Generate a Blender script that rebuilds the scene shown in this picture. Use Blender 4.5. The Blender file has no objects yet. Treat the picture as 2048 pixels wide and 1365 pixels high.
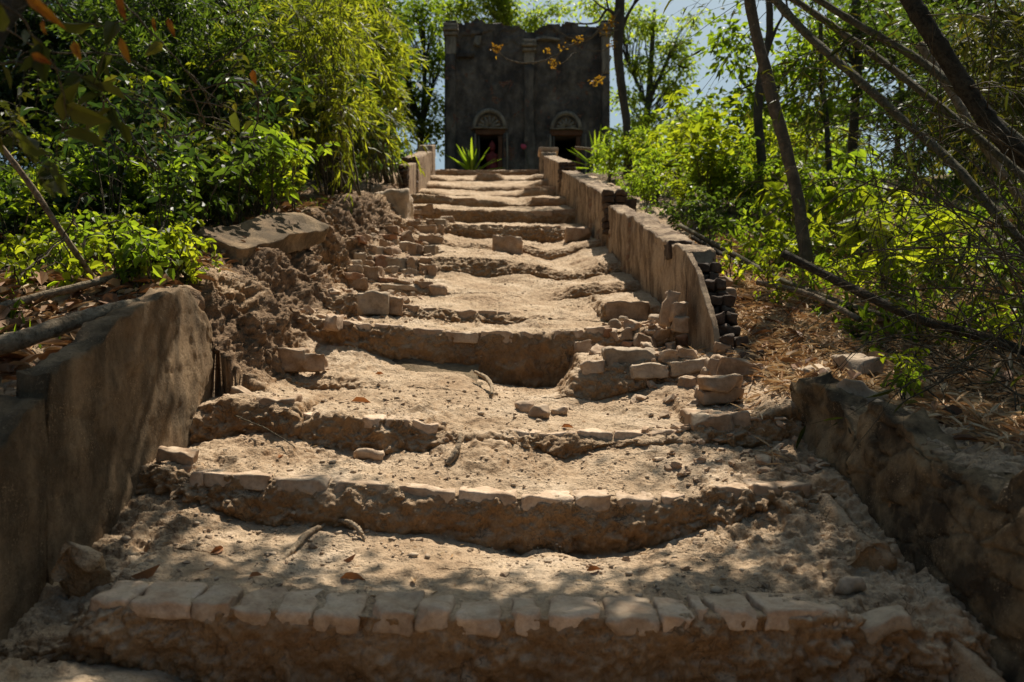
import bpy, math, random
import numpy as np
from mathutils import Vector, Matrix, Euler
from mathutils.bvhtree import BVHTree
R = math.radians
scene = bpy.context.scene
col = scene.collection
# ------------------------------------------------------------------ camera, world, sun, exposure
F = 1593.0                      # focal length in pixels of the 2048 px photograph (28 mm on full frame)
cam_d = bpy.data.cameras.new('camera'); cam = bpy.data.objects.new('camera', cam_d); col.objects.link(cam)
cam_d.sensor_width = 36; cam_d.lens = 28.0; cam_d.clip_start = .05; cam_d.clip_end = 900
cam.location = (0, 0, 0); cam.rotation_euler = (R(90), 0, 0)
cam_d.dof.use_dof = True; cam_d.dof.focus_distance = 3.9; cam_d.dof.aperture_fstop = 3.0
scene.camera = cam
SUN_AZ, SUN_EL = R(17), R(57)   # azimuth from +Y towards +X
SD = Vector((math.sin(SUN_AZ)*math.cos(SUN_EL), math.cos(SUN_AZ)*math.cos(SUN_EL), math.sin(SUN_EL)))
w = bpy.data.worlds.new('World'); scene.world = w; w.use_nodes = True
nt = w.node_tree; bg = nt.nodes['Background']
sky = nt.nodes.new('ShaderNodeTexSky'); sky.sky_type = 'NISHITA'; sky.sun_disc = False
sky.sun_elevation = SUN_EL; sky.sun_rotation = SUN_AZ; sky.air_density = 1.0; sky.dust_density = 3.0; sky.air_density = .9; sky.ozone_density = 2.0
tint = nt.nodes.new('ShaderNodeMix'); tint.data_type = 'RGBA'; tint.blend_type = 'MULTIPLY'; tint.inputs[0].default_value = 1
tint.inputs[7].default_value = (.93, 1.06, .98, 1); nt.links.new(sky.outputs[0], tint.inputs[6])
nt.links.new(tint.outputs[2], bg.inputs[0]); bg.inputs[1].default_value = .056
sl = bpy.data.lights.new('sun', 'SUN'); sl.energy = 5.0; sl.angle = R(.55); sl.color = (1, .92, .80)
so = bpy.data.objects.new('sun', sl); col.objects.link(so); so.rotation_euler = (-SD).to_track_quat('-Z', 'Y').to_euler()
vs = scene.view_settings; vs.view_transform = 'Standard'; vs.look = 'None'; vs.exposure = .6; vs.gamma = 1
scene.cycles.max_bounces = 7; scene.cycles.transparent_max_bounces = 8
scene.cycles.diffuse_bounces = 4; scene.cycles.transmission_bounces = 4; scene.cycles.glossy_bounces = 2

# ------------------------------------------------------------------ helpers
def at(px, py, Y): return Vector(((px-1024)/F*Y, Y, (682.5-py)/F*Y))
def cx(D): return -.107-.0289*(D-2.39)          # centre line of the stairway
def Dline(y): return 1.311/((56+.8976*(y-340))/F+.0289)
def D_left(px): return 2211/(978-px)            # where the left parapet's inner plane shows at px
def D_right(px): return 1.311/((px-1024)/F+.0289)

def _hash(ix, iy, iz, seed):
    n = (ix*np.int64(374761393)+iy*np.int64(668265263)+iz*np.int64(2147483647)+np.int64(seed)*np.int64(1274126177)) & 0xffffffff
    n = ((n ^ (n >> 13))*np.int64(1274126177)) & 0xffffffff
    n = ((n ^ (n >> 16))*np.int64(668265263)) & 0xffffffff
    return ((n ^ (n >> 15)) & 0xffffff).astype(np.float32)/16777216.
def vnoise(p, seed=0):
    i = np.floor(p).astype(np.int64); f = (p-i).astype(np.float32); f = f*f*(3-2*f)
    r = 0
    for dx in (0, 1):
        wx = f[:, 0] if dx else 1-f[:, 0]
        for dy in (0, 1):
            wy = f[:, 1] if dy else 1-f[:, 1]
            for dz in (0, 1):
                wz = f[:, 2] if dz else 1-f[:, 2]
                r = r+wx*wy*wz*_hash(i[:, 0]+dx, i[:, 1]+dy, i[:, 2]+dz, seed)
    return r*2-1
def fbm(p, octs=4, seed=0, gain=.5):
    a, s, t = 1., 0, 0.
    for k in range(octs):
        s = s+a*vnoise(p*(2.03**k)+17.3*k, seed+k); t += a; a *= gain
    return s/t
def worley(p, seed=0):
    i = np.floor(p).astype(np.int64); f = p-i
    d1 = np.full(len(p), 9.)
    for dx in (-1, 0, 1):
        for dy in (-1, 0, 1):
            for dz in (-1, 0, 1):
                a, b, c = i[:, 0]+dx, i[:, 1]+dy, i[:, 2]+dz
                q = (dx+_hash(a, b, c, seed)-f[:, 0])**2+(dy+_hash(a, b, c, seed+1)-f[:, 1])**2+(dz+_hash(a, b, c, seed+2)-f[:, 2])**2
                d1 = np.minimum(d1, q)
    return np.sqrt(d1)
def cells(p, seed=0):
    """(random value of the nearest cell, distance to the border between cells)"""
    i = np.floor(p).astype(np.int64); f = p-i; d1 = np.full(len(p), 9.); d2 = d1.copy(); v = np.zeros(len(p))
    for dx in (-1, 0, 1):
        for dy in (-1, 0, 1):
            for dz in (-1, 0, 1):
                a, b, c = i[:, 0]+dx, i[:, 1]+dy, i[:, 2]+dz
                q = np.sqrt((dx+_hash(a, b, c, seed)-f[:, 0])**2+(dy+_hash(a, b, c, seed+1)-f[:, 1])**2+(dz+_hash(a, b, c, seed+2)-f[:, 2])**2)
                n = q < d1; d2 = np.where(n, d1, np.minimum(d2, q)); v = np.where(n, _hash(a, b, c, seed+7), v); d1 = np.minimum(d1, q)
    return v, d2-d1
def sstep(a, b, x):
    t = np.clip((x-a)/(b-a), 0, 1); return t*t*(3-2*t)

def mesh_np(name, V, Fq, smooth=True):
    """V (n,3); Fq (m,3|4) int"""
    me = bpy.data.meshes.new(name); V = np.asarray(V, np.float32); Fq = np.asarray(Fq, np.int32)
    k = Fq.shape[1]; m = len(Fq)
    me.vertices.add(len(V)); me.vertices.foreach_set('co', V.ravel())
    me.loops.add(m*k); me.loops.foreach_set('vertex_index', Fq.ravel())
    me.polygons.add(m); me.polygons.foreach_set('loop_start', np.arange(0, m*k, k, dtype=np.int32))
    try: me.polygons.foreach_set('loop_total', np.full(m, k, np.int32))
    except Exception: pass
    me.polygons.foreach_set('use_smooth', np.full(m, smooth, bool))
    me.update(calc_edges=True)
    return me
def link(name, me, mat=None, parent=None):
    o = bpy.data.objects.new(name, me); col.objects.link(o)
    if mat is not None and me is not None and not len(me.materials): me.materials.append(mat)
    if parent: o.parent = parent
    return o
def tag(o, label=None, cat=None, group=None, kind=None):
    if label: o['label'] = label
    if cat: o['category'] = cat
    if group: o['group'] = group
    if kind: o['kind'] = kind
    return o
def empty(name, loc, label, cat, group=None, rz=0):
    o = bpy.data.objects.new(name, None); col.objects.link(o); o.location = loc; o.rotation_euler = (0, 0, rz)
    o.empty_display_size = .1
    return tag(o, label, cat, group)
def grid_faces(nr, nc, off=0, close=False):
    a = np.arange(nr-1)[:, None]*nc; b = np.arange(nc if close else nc-1)[None, :]; b2 = (b+1) % nc
    return np.stack([a+b, a+b2, a+nc+b2, a+nc+b], -1).reshape(-1, 4)+off
class MB:
    """collects quads into ONE mesh"""
    def __init__(s): s.V = []; s.F = []; s.n = 0
    def add(s, V, Fq):
        V = np.asarray(V, float); s.V.append(V); s.F.append(np.asarray(Fq)+s.n); s.n += len(V)
    def build(s, name, mat, parent=None, smooth=True):
        if not s.V: s.add(np.zeros((4, 3)), [[0, 1, 2, 3]])
        return link(name, mesh_np(name, np.vstack(s.V), np.vstack(s.F), smooth), mat, parent)
def tube(pts, rad, sides=6, wob=0, seed=0):
    P = np.array([tuple(p) for p in pts], float); n = len(P)
    r = np.full(n, rad, float) if np.isscalar(rad) else np.array(rad, float)
    T = np.gradient(P, axis=0); T /= np.linalg.norm(T, axis=1)[:, None]+1e-9
    up = np.array([0, 0, 1.]) if abs(T[0, 2]) < .8 else np.array([1., 0, 0])
    N = np.cross(T, up); N /= np.linalg.norm(N, axis=1)[:, None]+1e-9
    for i in range(1, n):
        if N[i]@N[i-1] < 0: N[i] = -N[i]
    B = np.cross(T, N); a = np.arange(sides)/sides*2*math.pi
    rr = r[:, None]*np.ones(sides)
    if wob: rr = rr*(1+wob*np.random.RandomState(seed).uniform(-1, 1, rr.shape))
    V = P[:, None, :]+rr[..., None]*(np.cos(a)[None, :, None]*N[:, None, :]+np.sin(a)[None, :, None]*B[:, None, :])
    V = V.reshape(-1, 3); Fq = grid_faces(n, sides, close=True)
    c0, c1 = len(V), len(V)+1; V = np.vstack([V, P[:1], P[-1:]])
    caps = [[c0, (k+1) % sides, k, k] for k in range(sides)]+[[c1, (n-1)*sides+k, (n-1)*sides+(k+1) % sides, (n-1)*sides+(k+1) % sides] for k in range(sides)]
    # caps as degenerate-free quads: pair triangles
    q = []
    for k in range(0, sides-1, 2):
        q.append([c0, (k+2) % sides, k+1, k]); b = (n-1)*sides; q.append([c1, b+k, b+k+1, b+(k+2) % sides])
    return V, np.vstack([Fq, np.array(q)])
def smooth_path(pts, n=24, jit=0, seed=0):
    """Catmull-Rom through pts"""
    P = [np.array(tuple(p), float) for p in pts]; P = [2*P[0]-P[1]]+P+[2*P[-1]-P[-2]]
    m = len(P)-3; out = []; rs = np.random.RandomState(seed)
    for j in range(n):
        t = j/(n-1)*m; i = min(int(t), m-1); t -= i
        a, b, c, d = P[i:i+4]
        out.append(.5*((2*b)+(-a+c)*t+(2*a-5*b+4*c-d)*t*t+(-a+3*b-3*c+d)*t**3)+jit*rs.uniform(-1, 1, 3))
    return np.array(out)
_cg = {}
def cube_grid(n):
    if n in _cg: return _cg[n]
    idx = {}; V = []; Fq = []
    def v(p):
        k = tuple(p)
        if k not in idx: idx[k] = len(V); V.append(k)
        return idx[k]
    for ax in range(3):
        for sg in (0, n):
            for i in range(n):
                for j in range(n):
                    q = []
                    for (a, b) in ((i, j), (i+1, j), (i+1, j+1), (i, j+1)):
                        p = [0, 0, 0]; p[ax] = sg; p[(ax+1) % 3] = a; p[(ax+2) % 3] = b; q.append(v(p))
                    Fq.append(q if sg else q[::-1])
    _cg[n] = (np.array(V, float)/n*2-1, np.array(Fq)); return _cg[n]
def worn_box(sx, sy, sz, n=7, rnd=.014, amp=.006, fr=14, seed=0, taper=0, chip=0.):
    """a brick or stone with worn edges; full sizes sx, sy, sz, centred"""
    P, Fq = cube_grid(n); h = np.array([sx, sy, sz])/2
    # push grid lines towards edges for a tidy bevel
    Q = np.sign(P)*np.abs(P)**.75*h
    r = min(rnd, h.min()*.95); inner = np.clip(Q, -(h-r), h-r); d = Q-inner
    L = np.linalg.norm(d, axis=1)[:, None]; Q = inner+np.where(L > 1e-9, d/np.maximum(L, 1e-9)*np.minimum(L, r), 0)
    rs = np.random.RandomState(seed); o = rs.uniform(-50, 50, 3)
    nn = np.stack([fbm((Q+o)*fr, 3, seed+31*k) for k in range(3)], 1)
    Q = Q+nn*amp*2
    if taper: Q[:, 0] *= 1+taper*Q[:, 1]/h[1]; Q[:, 2] *= 1-.6*abs(taper)*Q[:, 0]/h[0]
    if chip:                       # break off one or two corners
        for k in range(2):
            c = np.sign(rs.uniform(-1, 1, 3)); nrm = c*rs.uniform(.4, 1, 3); nrm /= np.linalg.norm(nrm)
            lim = (np.abs(nrm)*h).sum()*(1-chip*rs.uniform(.5, 1)); e = Q@nrm-lim
            Q = Q-np.maximum(e, 0)[:, None]*nrm
    return Q, Fq
def rot(rx=0, ry=0, rz=0): return np.array(Euler((rx, ry, rz)).to_matrix())

# ------------------------------------------------------------------ materials
def new_mat(name):
    m = bpy.data.materials.new(name); m.use_nodes = True; n = m.node_tree; n.nodes.clear()
    out = n.nodes.new('ShaderNodeOutputMaterial'); return m, n, out
def N(n, t, **k):
    x = n.nodes.new(t)
    for a, b in k.items(): setattr(x, a, b)
    return x
def ramp(n, fac, stops):
    r = N(n, 'ShaderNodeValToRGB'); e = r.color_ramp.elements
    while len(e) < len(stops): e.new(.5)
    for i, (p, c) in enumerate(stops): e[i].position = p; e[i].color = (*c, 1) if len(c) == 3 else c
    n.links.new(fac, r.inputs[0]); return r.outputs[0]
def noise(n, vec, scale, detail=5, rough=.55, dist=0):
    x = N(n, 'ShaderNodeTexNoise'); x.inputs['Scale'].default_value = scale; x.inputs['Detail'].default_value = detail
    x.inputs['Roughness'].default_value = rough; x.inputs['Distortion'].default_value = dist
    n.links.new(vec, x.inputs['Vector']); return x.outputs[0]
def mixc(n, f, a, b, mode='MIX'):
    x = N(n, 'ShaderNodeMix', data_type='RGBA', blend_type=mode)
    for s, v in ((x.inputs[0], f), (x.inputs[6], a), (x.inputs[7], b)):
        if isinstance(v, (int, float)): s.default_value = v
        elif isinstance(v, tuple): s.default_value = (*v, 1)
        else: n.links.new(v, s)
    return x.outputs[2]
def mth(n, op, a, b=0., clamp=False):
    x = N(n, 'ShaderNodeMath', operation=op); x.use_clamp = clamp
    for s, v in ((x.inputs[0], a), (x.inputs[1], b)):
        if isinstance(v, (int, float)): s.default_value = v
        else: n.links.new(v, s)
    return x.outputs[0]
def bump(n, h, strength, dist, nrm=None):
    b = N(n, 'ShaderNodeBump'); b.inputs['Strength'].default_value = strength; b.inputs['Distance'].default_value = dist
    n.links.new(h, b.inputs['Height'])
    if nrm is not None: n.links.new(nrm, b.inputs['Normal'])
    return b.outputs[0]
def finish(n, out, color, normal=None, rough=.9, spec=.2):
    p = N(n, 'ShaderNodeBsdfPrincipled'); p.inputs['Specular IOR Level'].default_value = spec
    if isinstance(rough, float): p.inputs['Roughness'].default_value = rough
    else: n.links.new(rough, p.inputs['Roughness'])
    if isinstance(color, tuple): p.inputs['Base Color'].default_value = (*color, 1)
    else: n.links.new(color, p.inputs['Base Color'])
    if normal is not None: n.links.new(normal, p.inputs['Normal'])
    n.links.new(p.outputs[0], out.inputs[0])
def objvec(n, scale=None, obj=False):
    t = N(n, 'ShaderNodeTexCoord').outputs['Object']
    if scale:
        m = N(n, 'ShaderNodeMapping'); m.inputs['Scale'].default_value = scale; n.links.new(t, m.inputs[0]); return m.outputs[0]
    return t
def worldvec(n, scale=None):
    t = N(n, 'ShaderNodeNewGeometry').outputs['Position']
    if scale:
        m = N(n, 'ShaderNodeMapping'); m.inputs['Scale'].default_value = scale; n.links.new(t, m.inputs[0]); return m.outputs[0]
    return t

def dirt_material():
    m, n, out = new_mat('dry_dirt'); v = worldvec(n)
    a = noise(n, v, 2.2, 6, .6); b = noise(n, v, 17, 6, .65); c = noise(n, v, 90, 4, .7)
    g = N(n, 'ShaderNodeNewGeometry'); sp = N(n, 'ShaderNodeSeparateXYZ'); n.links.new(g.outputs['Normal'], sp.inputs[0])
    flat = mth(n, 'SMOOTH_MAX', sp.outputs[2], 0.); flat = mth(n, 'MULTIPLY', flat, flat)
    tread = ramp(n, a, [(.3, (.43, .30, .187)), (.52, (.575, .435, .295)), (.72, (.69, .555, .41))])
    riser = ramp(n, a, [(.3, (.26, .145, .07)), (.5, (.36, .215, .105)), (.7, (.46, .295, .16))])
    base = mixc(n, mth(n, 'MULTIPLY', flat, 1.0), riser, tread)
    at_ = N(n, 'ShaderNodeAttribute', attribute_name='bank'); base = mixc(n, at_.outputs['Fac'], base, ramp(n, b, [(.3, (.15, .095, .055)), (.55, (.27, .18, .11)), (.75, (.36, .25, .16))]))
    base = mixc(n, .7, base, ramp(n, b, [(.3, (.62, .58, .52)), (.5, (.9, .88, .85)), (.75, (1.12, 1.1, 1.06))]), 'MULTIPLY')
    base = mixc(n, .5, base, ramp(n, c, [(.3, (.55, .5, .45)), (.55, (1, 1, 1)), (.8, (1.15, 1.15, 1.12))]), 'MULTIPLY')
    # hairline drying cracks on the trodden clay, thinned by noise
    vv = N(n, 'ShaderNodeTexVoronoi', feature='DISTANCE_TO_EDGE'); vv.inputs['Scale'].default_value = 11
    wv = N(n, 'ShaderNodeVectorMath', operation='ADD'); nn_ = N(n, 'ShaderNodeTexNoise'); nn_.inputs['Scale'].default_value = 7; nn_.inputs['Detail'].default_value = 4
    n.links.new(v, nn_.inputs['Vector']); sc = N(n, 'ShaderNodeVectorMath', operation='SCALE'); sc.inputs[3].default_value = .22
    n.links.new(nn_.outputs[1], sc.inputs[0]); n.links.new(v, wv.inputs[0]); n.links.new(sc.outputs[0], wv.inputs[1])
    n.links.new(wv.outputs[0], vv.inputs['Vector'])
    crack = mth(n, 'LESS_THAN', vv.outputs[0], .022)
    msk = mth(n, 'GREATER_THAN', noise(n, v, 3.1, 2), .56); crack = mth(n, 'MULTIPLY', crack, msk)
    base = mixc(n, mth(n, 'MULTIPLY', crack, .65), base, (.13, .085, .05))
    h = mth(n, 'ADD', mth(n, 'MULTIPLY', b, .9), mth(n, 'MULTIPLY', c, .4)); h = mth(n, 'SUBTRACT', h, mth(n, 'MULTIPLY', crack, .5))
    peb = N(n, 'ShaderNodeTexVoronoi'); peb.inputs['Scale'].default_value = 75; n.links.new(v, peb.inputs['Vector'])
    h2 = mth(n, 'MULTIPLY', mth(n, 'SUBTRACT', .55, peb.outputs[0]), mth(n, 'GREATER_THAN', noise(n, v, 6, 3), .5))
    nr = bump(n, h, .95, .03); nr = bump(n, h2, .7, .010, nr); nr = bump(n, noise(n, v, 260, 3, .7), .4, .004, nr)
    finish(n, out, base, nr, .95, .12); return m
def brick_material(name, dark, mid, light, dust=.4):
    m, n, out = new_mat(name); v = worldvec(n); oi = N(n, 'ShaderNodeObjectInfo').outputs['Random']; isl = N(n, 'ShaderNodeNewGeometry').outputs['Random Per Island']
    a = noise(n, v, 9, 6, .62); b = noise(n, v, 60, 5, .7)
    base = ramp(n, a, [(.3, dark), (.52, mid), (.74, light)])
    base = mixc(n, .75, base, ramp(n, oi, [(0, (.72, .68, .64)), (.5, (1, .97, .94)), (1, (1.15, 1.1, 1.08))]), 'MULTIPLY')
    base = mixc(n, .6, base, ramp(n, isl, [(0, (.75, .72, .7)), (.5, (1, .98, .96)), (1, (1.12, 1.1, 1.1))]), 'MULTIPLY')
    base = mixc(n, .55, base, ramp(n, b, [(.3, (.5, .46, .42)), (.55, (1, 1, 1)), (.8, (1.2, 1.17, 1.12))]), 'MULTIPLY')
    g = N(n, 'ShaderNodeNewGeometry'); sp = N(n, 'ShaderNodeSeparateXYZ'); n.links.new(g.outputs['Normal'], sp.inputs[0])
    up = mth(n, 'MULTIPLY', mth(n, 'MAXIMUM', sp.outputs[2], 0.), mth(n, 'MULTIPLY', ramp(n, noise(n, v, 14, 4), [(.42, (0, 0, 0)), (.62, (1, 1, 1))]), dust))
    base = mixc(n, up, base, (.54, .42, .29))
    nr = bump(n, a, .7, .016); nr = bump(n, b, .6, .006, nr)
    finish(n, out, base, nr, .88, .2); return m
def plaster_material(name, c1, c2, stain, brick, expose=.6, stain_amt=.5, red=.62, streak=(5, 5, .9)):
    """old lime plaster: streaky stains, spalled patches that show the brick"""
    m, n, out = new_mat(name); v = worldvec(n); vs_ = worldvec(n, streak)
    a = noise(n, v, 3.2, 7, .62); b = noise(n, v, 38, 6, .7); st = noise(n, vs_, 1.6, 6, .65)
    base = ramp(n, a, [(.3, c1), (.7, c2)])
    base = mixc(n, mth(n, 'MULTIPLY', ramp(n, st, [(.40, (1, 1, 1)), (.58, (0, 0, 0))]), stain_amt), base, stain)
    base = mixc(n, .55, base, ramp(n, b, [(.28, (.45, .42, .38)), (.55, (1, 1, 1)), (.8, (1.2, 1.18, 1.15))]), 'MULTIPLY')
    br = N(n, 'ShaderNodeTexBrick'); br.inputs['Scale'].default_value = 1; br.inputs['Brick Width'].default_value = .26; br.inputs['Row Height'].default_value = .075
    br.inputs['Mortar Size'].default_value = .012; br.inputs['Color1'].default_value = (*brick, 1); br.inputs['Color2'].default_value = (brick[0]*.7, brick[1]*.65, brick[2]*.6, 1)
    br.inputs['Mortar'].default_value = (.2, .15, .1, 1)
    sx = N(n, 'ShaderNodeSeparateXYZ'); n.links.new(v, sx.inputs[0]); cmb = N(n, 'ShaderNodeCombineXYZ')
    n.links.new(mth(n, 'ADD', sx.outputs[0], sx.outputs[1]), cmb.inputs[0]); n.links.new(sx.outputs[2], cmb.inputs[1])
    n.links.new(cmb.outputs[0], br.inputs['Vector'])
    em = mth(n, 'MULTIPLY', noise(n, v, 2.3, 6, .7, .6), 1.)
    e = ramp(n, em, [(expose, (0, 0, 0)), (expose+.02, (1, 1, 1))])
    base = mixc(n, e, base, br.outputs[0])
    sp_ = noise(n, v, 120, 4, .75); pm = noise(n, v, 5, 5, .7)      # pale lime specks and pits where the render has weathered
    spk = mth(n, 'MULTIPLY', ramp(n, sp_, [(.56, (0, 0, 0)), (.66, (1, 1, 1))]), ramp(n, pm, [(.48, (0, 0, 0)), (.6, (1, 1, 1))]))
    base = mixc(n, mth(n, 'MULTIPLY', spk, .55), base, tuple(min(1, c*1.75) for c in c2))
    base = mixc(n, mth(n, 'MULTIPLY', ramp(n, noise(n, v, 75, 4, .7), [(.3, (1, 1, 1)), (.4, (0, 0, 0))]), .6), base, tuple(c*.3 for c in c1))
    h = mth(n, 'SUBTRACT', mth(n, 'ADD', mth(n, 'MULTIPLY', a, .5), mth(n, 'MULTIPLY', b, .35)), mth(n, 'MULTIPLY', e, .35))
    nr = bump(n, h, 1., .035); nr = bump(n, noise(n, v, 90, 6, .8), .8, .010, nr)
    finish(n, out, base, nr, .9, .15); return m
def bark_material(name, c1, c2):
    m, n, out = new_mat(name); v = worldvec(n, (1, 1, .22)); a = noise(n, v, 26, 6, .7); b = noise(n, worldvec(n), 4, 4)
    base = ramp(n, a, [(.3, c1), (.7, c2)])
    base = mixc(n, mth(n, 'MULTIPLY', b, .6), base, (.16, .15, .12))
    base = mixc(n, ramp(n, noise(n, worldvec(n), 14, 5, .7), [(.5, (0, 0, 0)), (.62, (.6, .6, .6))]), base, tuple(c*1.5 for c in c2))
    finish(n, out, base, bump(n, mth(n, 'ADD', a, noise(n, worldvec(n), 40, 5, .7)), 1., .03), .95, .08); return m
def wood_material(name, c1, c2, axis=(1, 1, 1)):
    m, n, out = new_mat(name); v = worldvec(n, axis); a = noise(n, v, 30, 6, .7); b = noise(n, worldvec(n), 6, 5, .6)
    base = ramp(n, a, [(.3, c1), (.7, c2)]); base = mixc(n, .6, base, ramp(n, b, [(.3, (.5, .45, .4)), (.65, (1.1, 1.1, 1.1))]), 'MULTIPLY')
    base = mixc(n, ramp(n, noise(n, worldvec(n), 38, 5, .7), [(.52, (0, 0, 0)), (.62, (.7, .7, .7))]), base, tuple(c*.45 for c in c1))
    finish(n, out, base, bump(n, mth(n, 'ADD', a, noise(n, worldvec(n), 55, 4, .7)), .9, .012), .92, .1); return m
def leaf_material(name, stops, trans, gloss=.35, tmix=.5, patches=None):
    m, n, out = new_mat(name)
    isl = N(n, 'ShaderNodeNewGeometry').outputs['Random Per Island']; v = worldvec(n)
    big = noise(n, v, .55, 3); f = mth(n, 'ADD', mth(n, 'MULTIPLY', isl, .55), mth(n, 'MULTIPLY', big, .45))
    c = ramp(n, f, stops); c = mixc(n, .4, c, ramp(n, noise(n, v, 45, 3), [(.35, (.7, .7, .65)), (.65, (1.15, 1.15, 1.1))]), 'MULTIPLY')
    if patches: c = mixc(n, ramp(n, noise(n, v, patches[0], 4), [(.5, (0, 0, 0)), (.62, (1, 1, 1))]), c, patches[1])
    p = N(n, 'ShaderNodeBsdfPrincipled'); p.inputs['Roughness'].default_value = gloss+.12; p.inputs['Specular IOR Level'].default_value = .28
    n.links.new(c, p.inputs['Base Color'])
    t = N(n, 'ShaderNodeBsdfTranslucent'); tc = mixc(n, 1., c, trans, 'MULTIPLY'); n.links.new(tc, t.inputs[0])
    mx = N(n, 'ShaderNodeMixShader'); mx.inputs[0].default_value = tmix
    n.links.new(p.outputs[0], mx.inputs[1]); n.links.new(t.outputs[0], mx.inputs[2]); n.links.new(mx.outputs[0], out.inputs[0])
    return m
M = {}
M['dirt'] = dirt_material()
M['brick_pale'] = brick_material('worn_pale_brick', (.33, .22, .14), (.50, .375, .26), (.64, .52, .40), .5)
M['brick_brown'] = brick_material('brown_brick', (.24, .155, .09), (.38, .265, .17), (.50, .375, .26), .8)
M['brick_red'] = brick_material('reddish_brick', (.20, .10, .055), (.34, .185, .105), (.46, .30, .19), .55)
M['brick_dark'] = brick_material('dark_brick', (.05, .036, .028), (.10, .07, .05), (.19, .14, .10), .15)
M['stone'] = brick_material('grey_brown_stone', (.25, .19, .13), (.39, .31, .22), (.50, .41, .30), .6)
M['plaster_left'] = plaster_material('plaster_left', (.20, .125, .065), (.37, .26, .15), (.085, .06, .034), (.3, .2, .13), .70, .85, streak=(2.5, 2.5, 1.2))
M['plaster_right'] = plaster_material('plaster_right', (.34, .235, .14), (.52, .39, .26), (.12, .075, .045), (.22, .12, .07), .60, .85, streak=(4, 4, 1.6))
M['plaster_rubble'] = plaster_material('plaster_rubble', (.20, .135, .07), (.40, .285, .16), (.05, .035, .022), (.2, .13, .08), .74, .9, streak=(3, 3, 2.5))
M['facade'] = plaster_material('facade', (.09, .078, .062), (.23, .195, .15), (.034, .031, .03), (.20, .085, .055), .60, .75, streak=(1.2, 1.2, .6))
M['facade_pale'] = plaster_material('facade_pale', (.22, .19, .14), (.36, .31, .23), (.07, .06, .05), (.22, .09, .06), .70, .5)
M['bark_dark'] = bark_material('bark_dark', (.025, .02, .016), (.09, .075, .058))
M['bark'] = bark_material('bark', (.06, .048, .035), (.19, .155, .11))
M['wood_old'] = wood_material('wood_old', (.13, .095, .06), (.38, .30, .20))
M['culm'] = wood_material('culm', (.075, .065, .04), (.20, .175, .11))
M['culm_dark'] = wood_material('culm_dark', (.03, .025, .018), (.085, .07, .045))
M['twig'] = wood_material('twig', (.05, .04, .028), (.17, .14, .09))
M['root'] = wood_material('root', (.30, .22, .14), (.52, .40, .27))
M['door_wood'] = wood_material('door_wood', (.11, .05, .028), (.22, .11, .06))
M['leaf_bright'] = leaf_material('leaf_bright', [(.2, (.055, .08, .010)), (.5, (.11, .145, .013)), (.8, (.20, .225, .022))], (2.3, 2.6, 1.2), .35, .55)
M['leaf_yellow'] = leaf_material('leaf_yellow', [(.2, (.10, .13, .009)), (.5, (.17, .205, .014)), (.8, (.27, .29, .025))], (2.2, 2.2, 1.0), .4, .55)
M['leaf_soft'] = leaf_material('leaf_soft', [(.2, (.06, .078, .009)), (.5, (.125, .14, .012)), (.8, (.22, .215, .022))], (2.3, 2.4, 1.2), .45, .55)
M['leaf_mid'] = leaf_material('leaf_mid', [(.2, (.024, .038, .009)), (.5, (.047, .068, .012)), (.8, (.09, .11, .016))], (2.3, 2.6, 1.2), .35, .5)
M['blossom'] = leaf_material('blossom', [(.2, (.20, .10, .012)), (.5, (.30, .17, .02)), (.8, (.36, .24, .03))], (1.4, 1.3, .8), .5, .4)
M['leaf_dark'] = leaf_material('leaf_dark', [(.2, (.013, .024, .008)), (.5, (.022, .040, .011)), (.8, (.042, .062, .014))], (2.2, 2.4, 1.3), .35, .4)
M['leaf_air'] = leaf_material('leaf_air', [(.2, (.06, .095, .025)), (.5, (.12, .165, .03)), (.8, (.21, .24, .04))], (2.8, 2.8, 1.2), .35, .62)
M['leaf_olive'] = leaf_material('leaf_olive', [(.2, (.025, .033, .008)), (.5, (.05, .06, .010)), (.8, (.10, .09, .012))], (1.7, 1.6, .9), .4, .5)
M['leaf_orange'] = leaf_material('leaf_orange', [(.2, (.22, .075, .012)), (.5, (.30, .12, .015)), (.8, (.36, .19, .02))], (1.3, 1.1, .8), .4, .5, (30, (.16, .045, .01)))
M['litter'] = leaf_material('litter', [(.12, (.28, .13, .05)), (.35, (.48, .29, .14)), (.6, (.62, .46, .28)), (.85, (.74, .62, .44))], (1., .9, .7), .6, .12)
M['litter_brown'] = leaf_material('litter_brown', [(.15, (.10, .045, .02)), (.45, (.24, .12, .055)), (.8, (.42, .28, .15))], (1., .9, .7), .6, .12)
M['dry_leaf'] = leaf_material('dry_leaf', [(.2, (.22, .085, .03)), (.6, (.36, .17, .07)), (.9, (.45, .28, .14))], (1.2, .9, .6), .5, .2)
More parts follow.
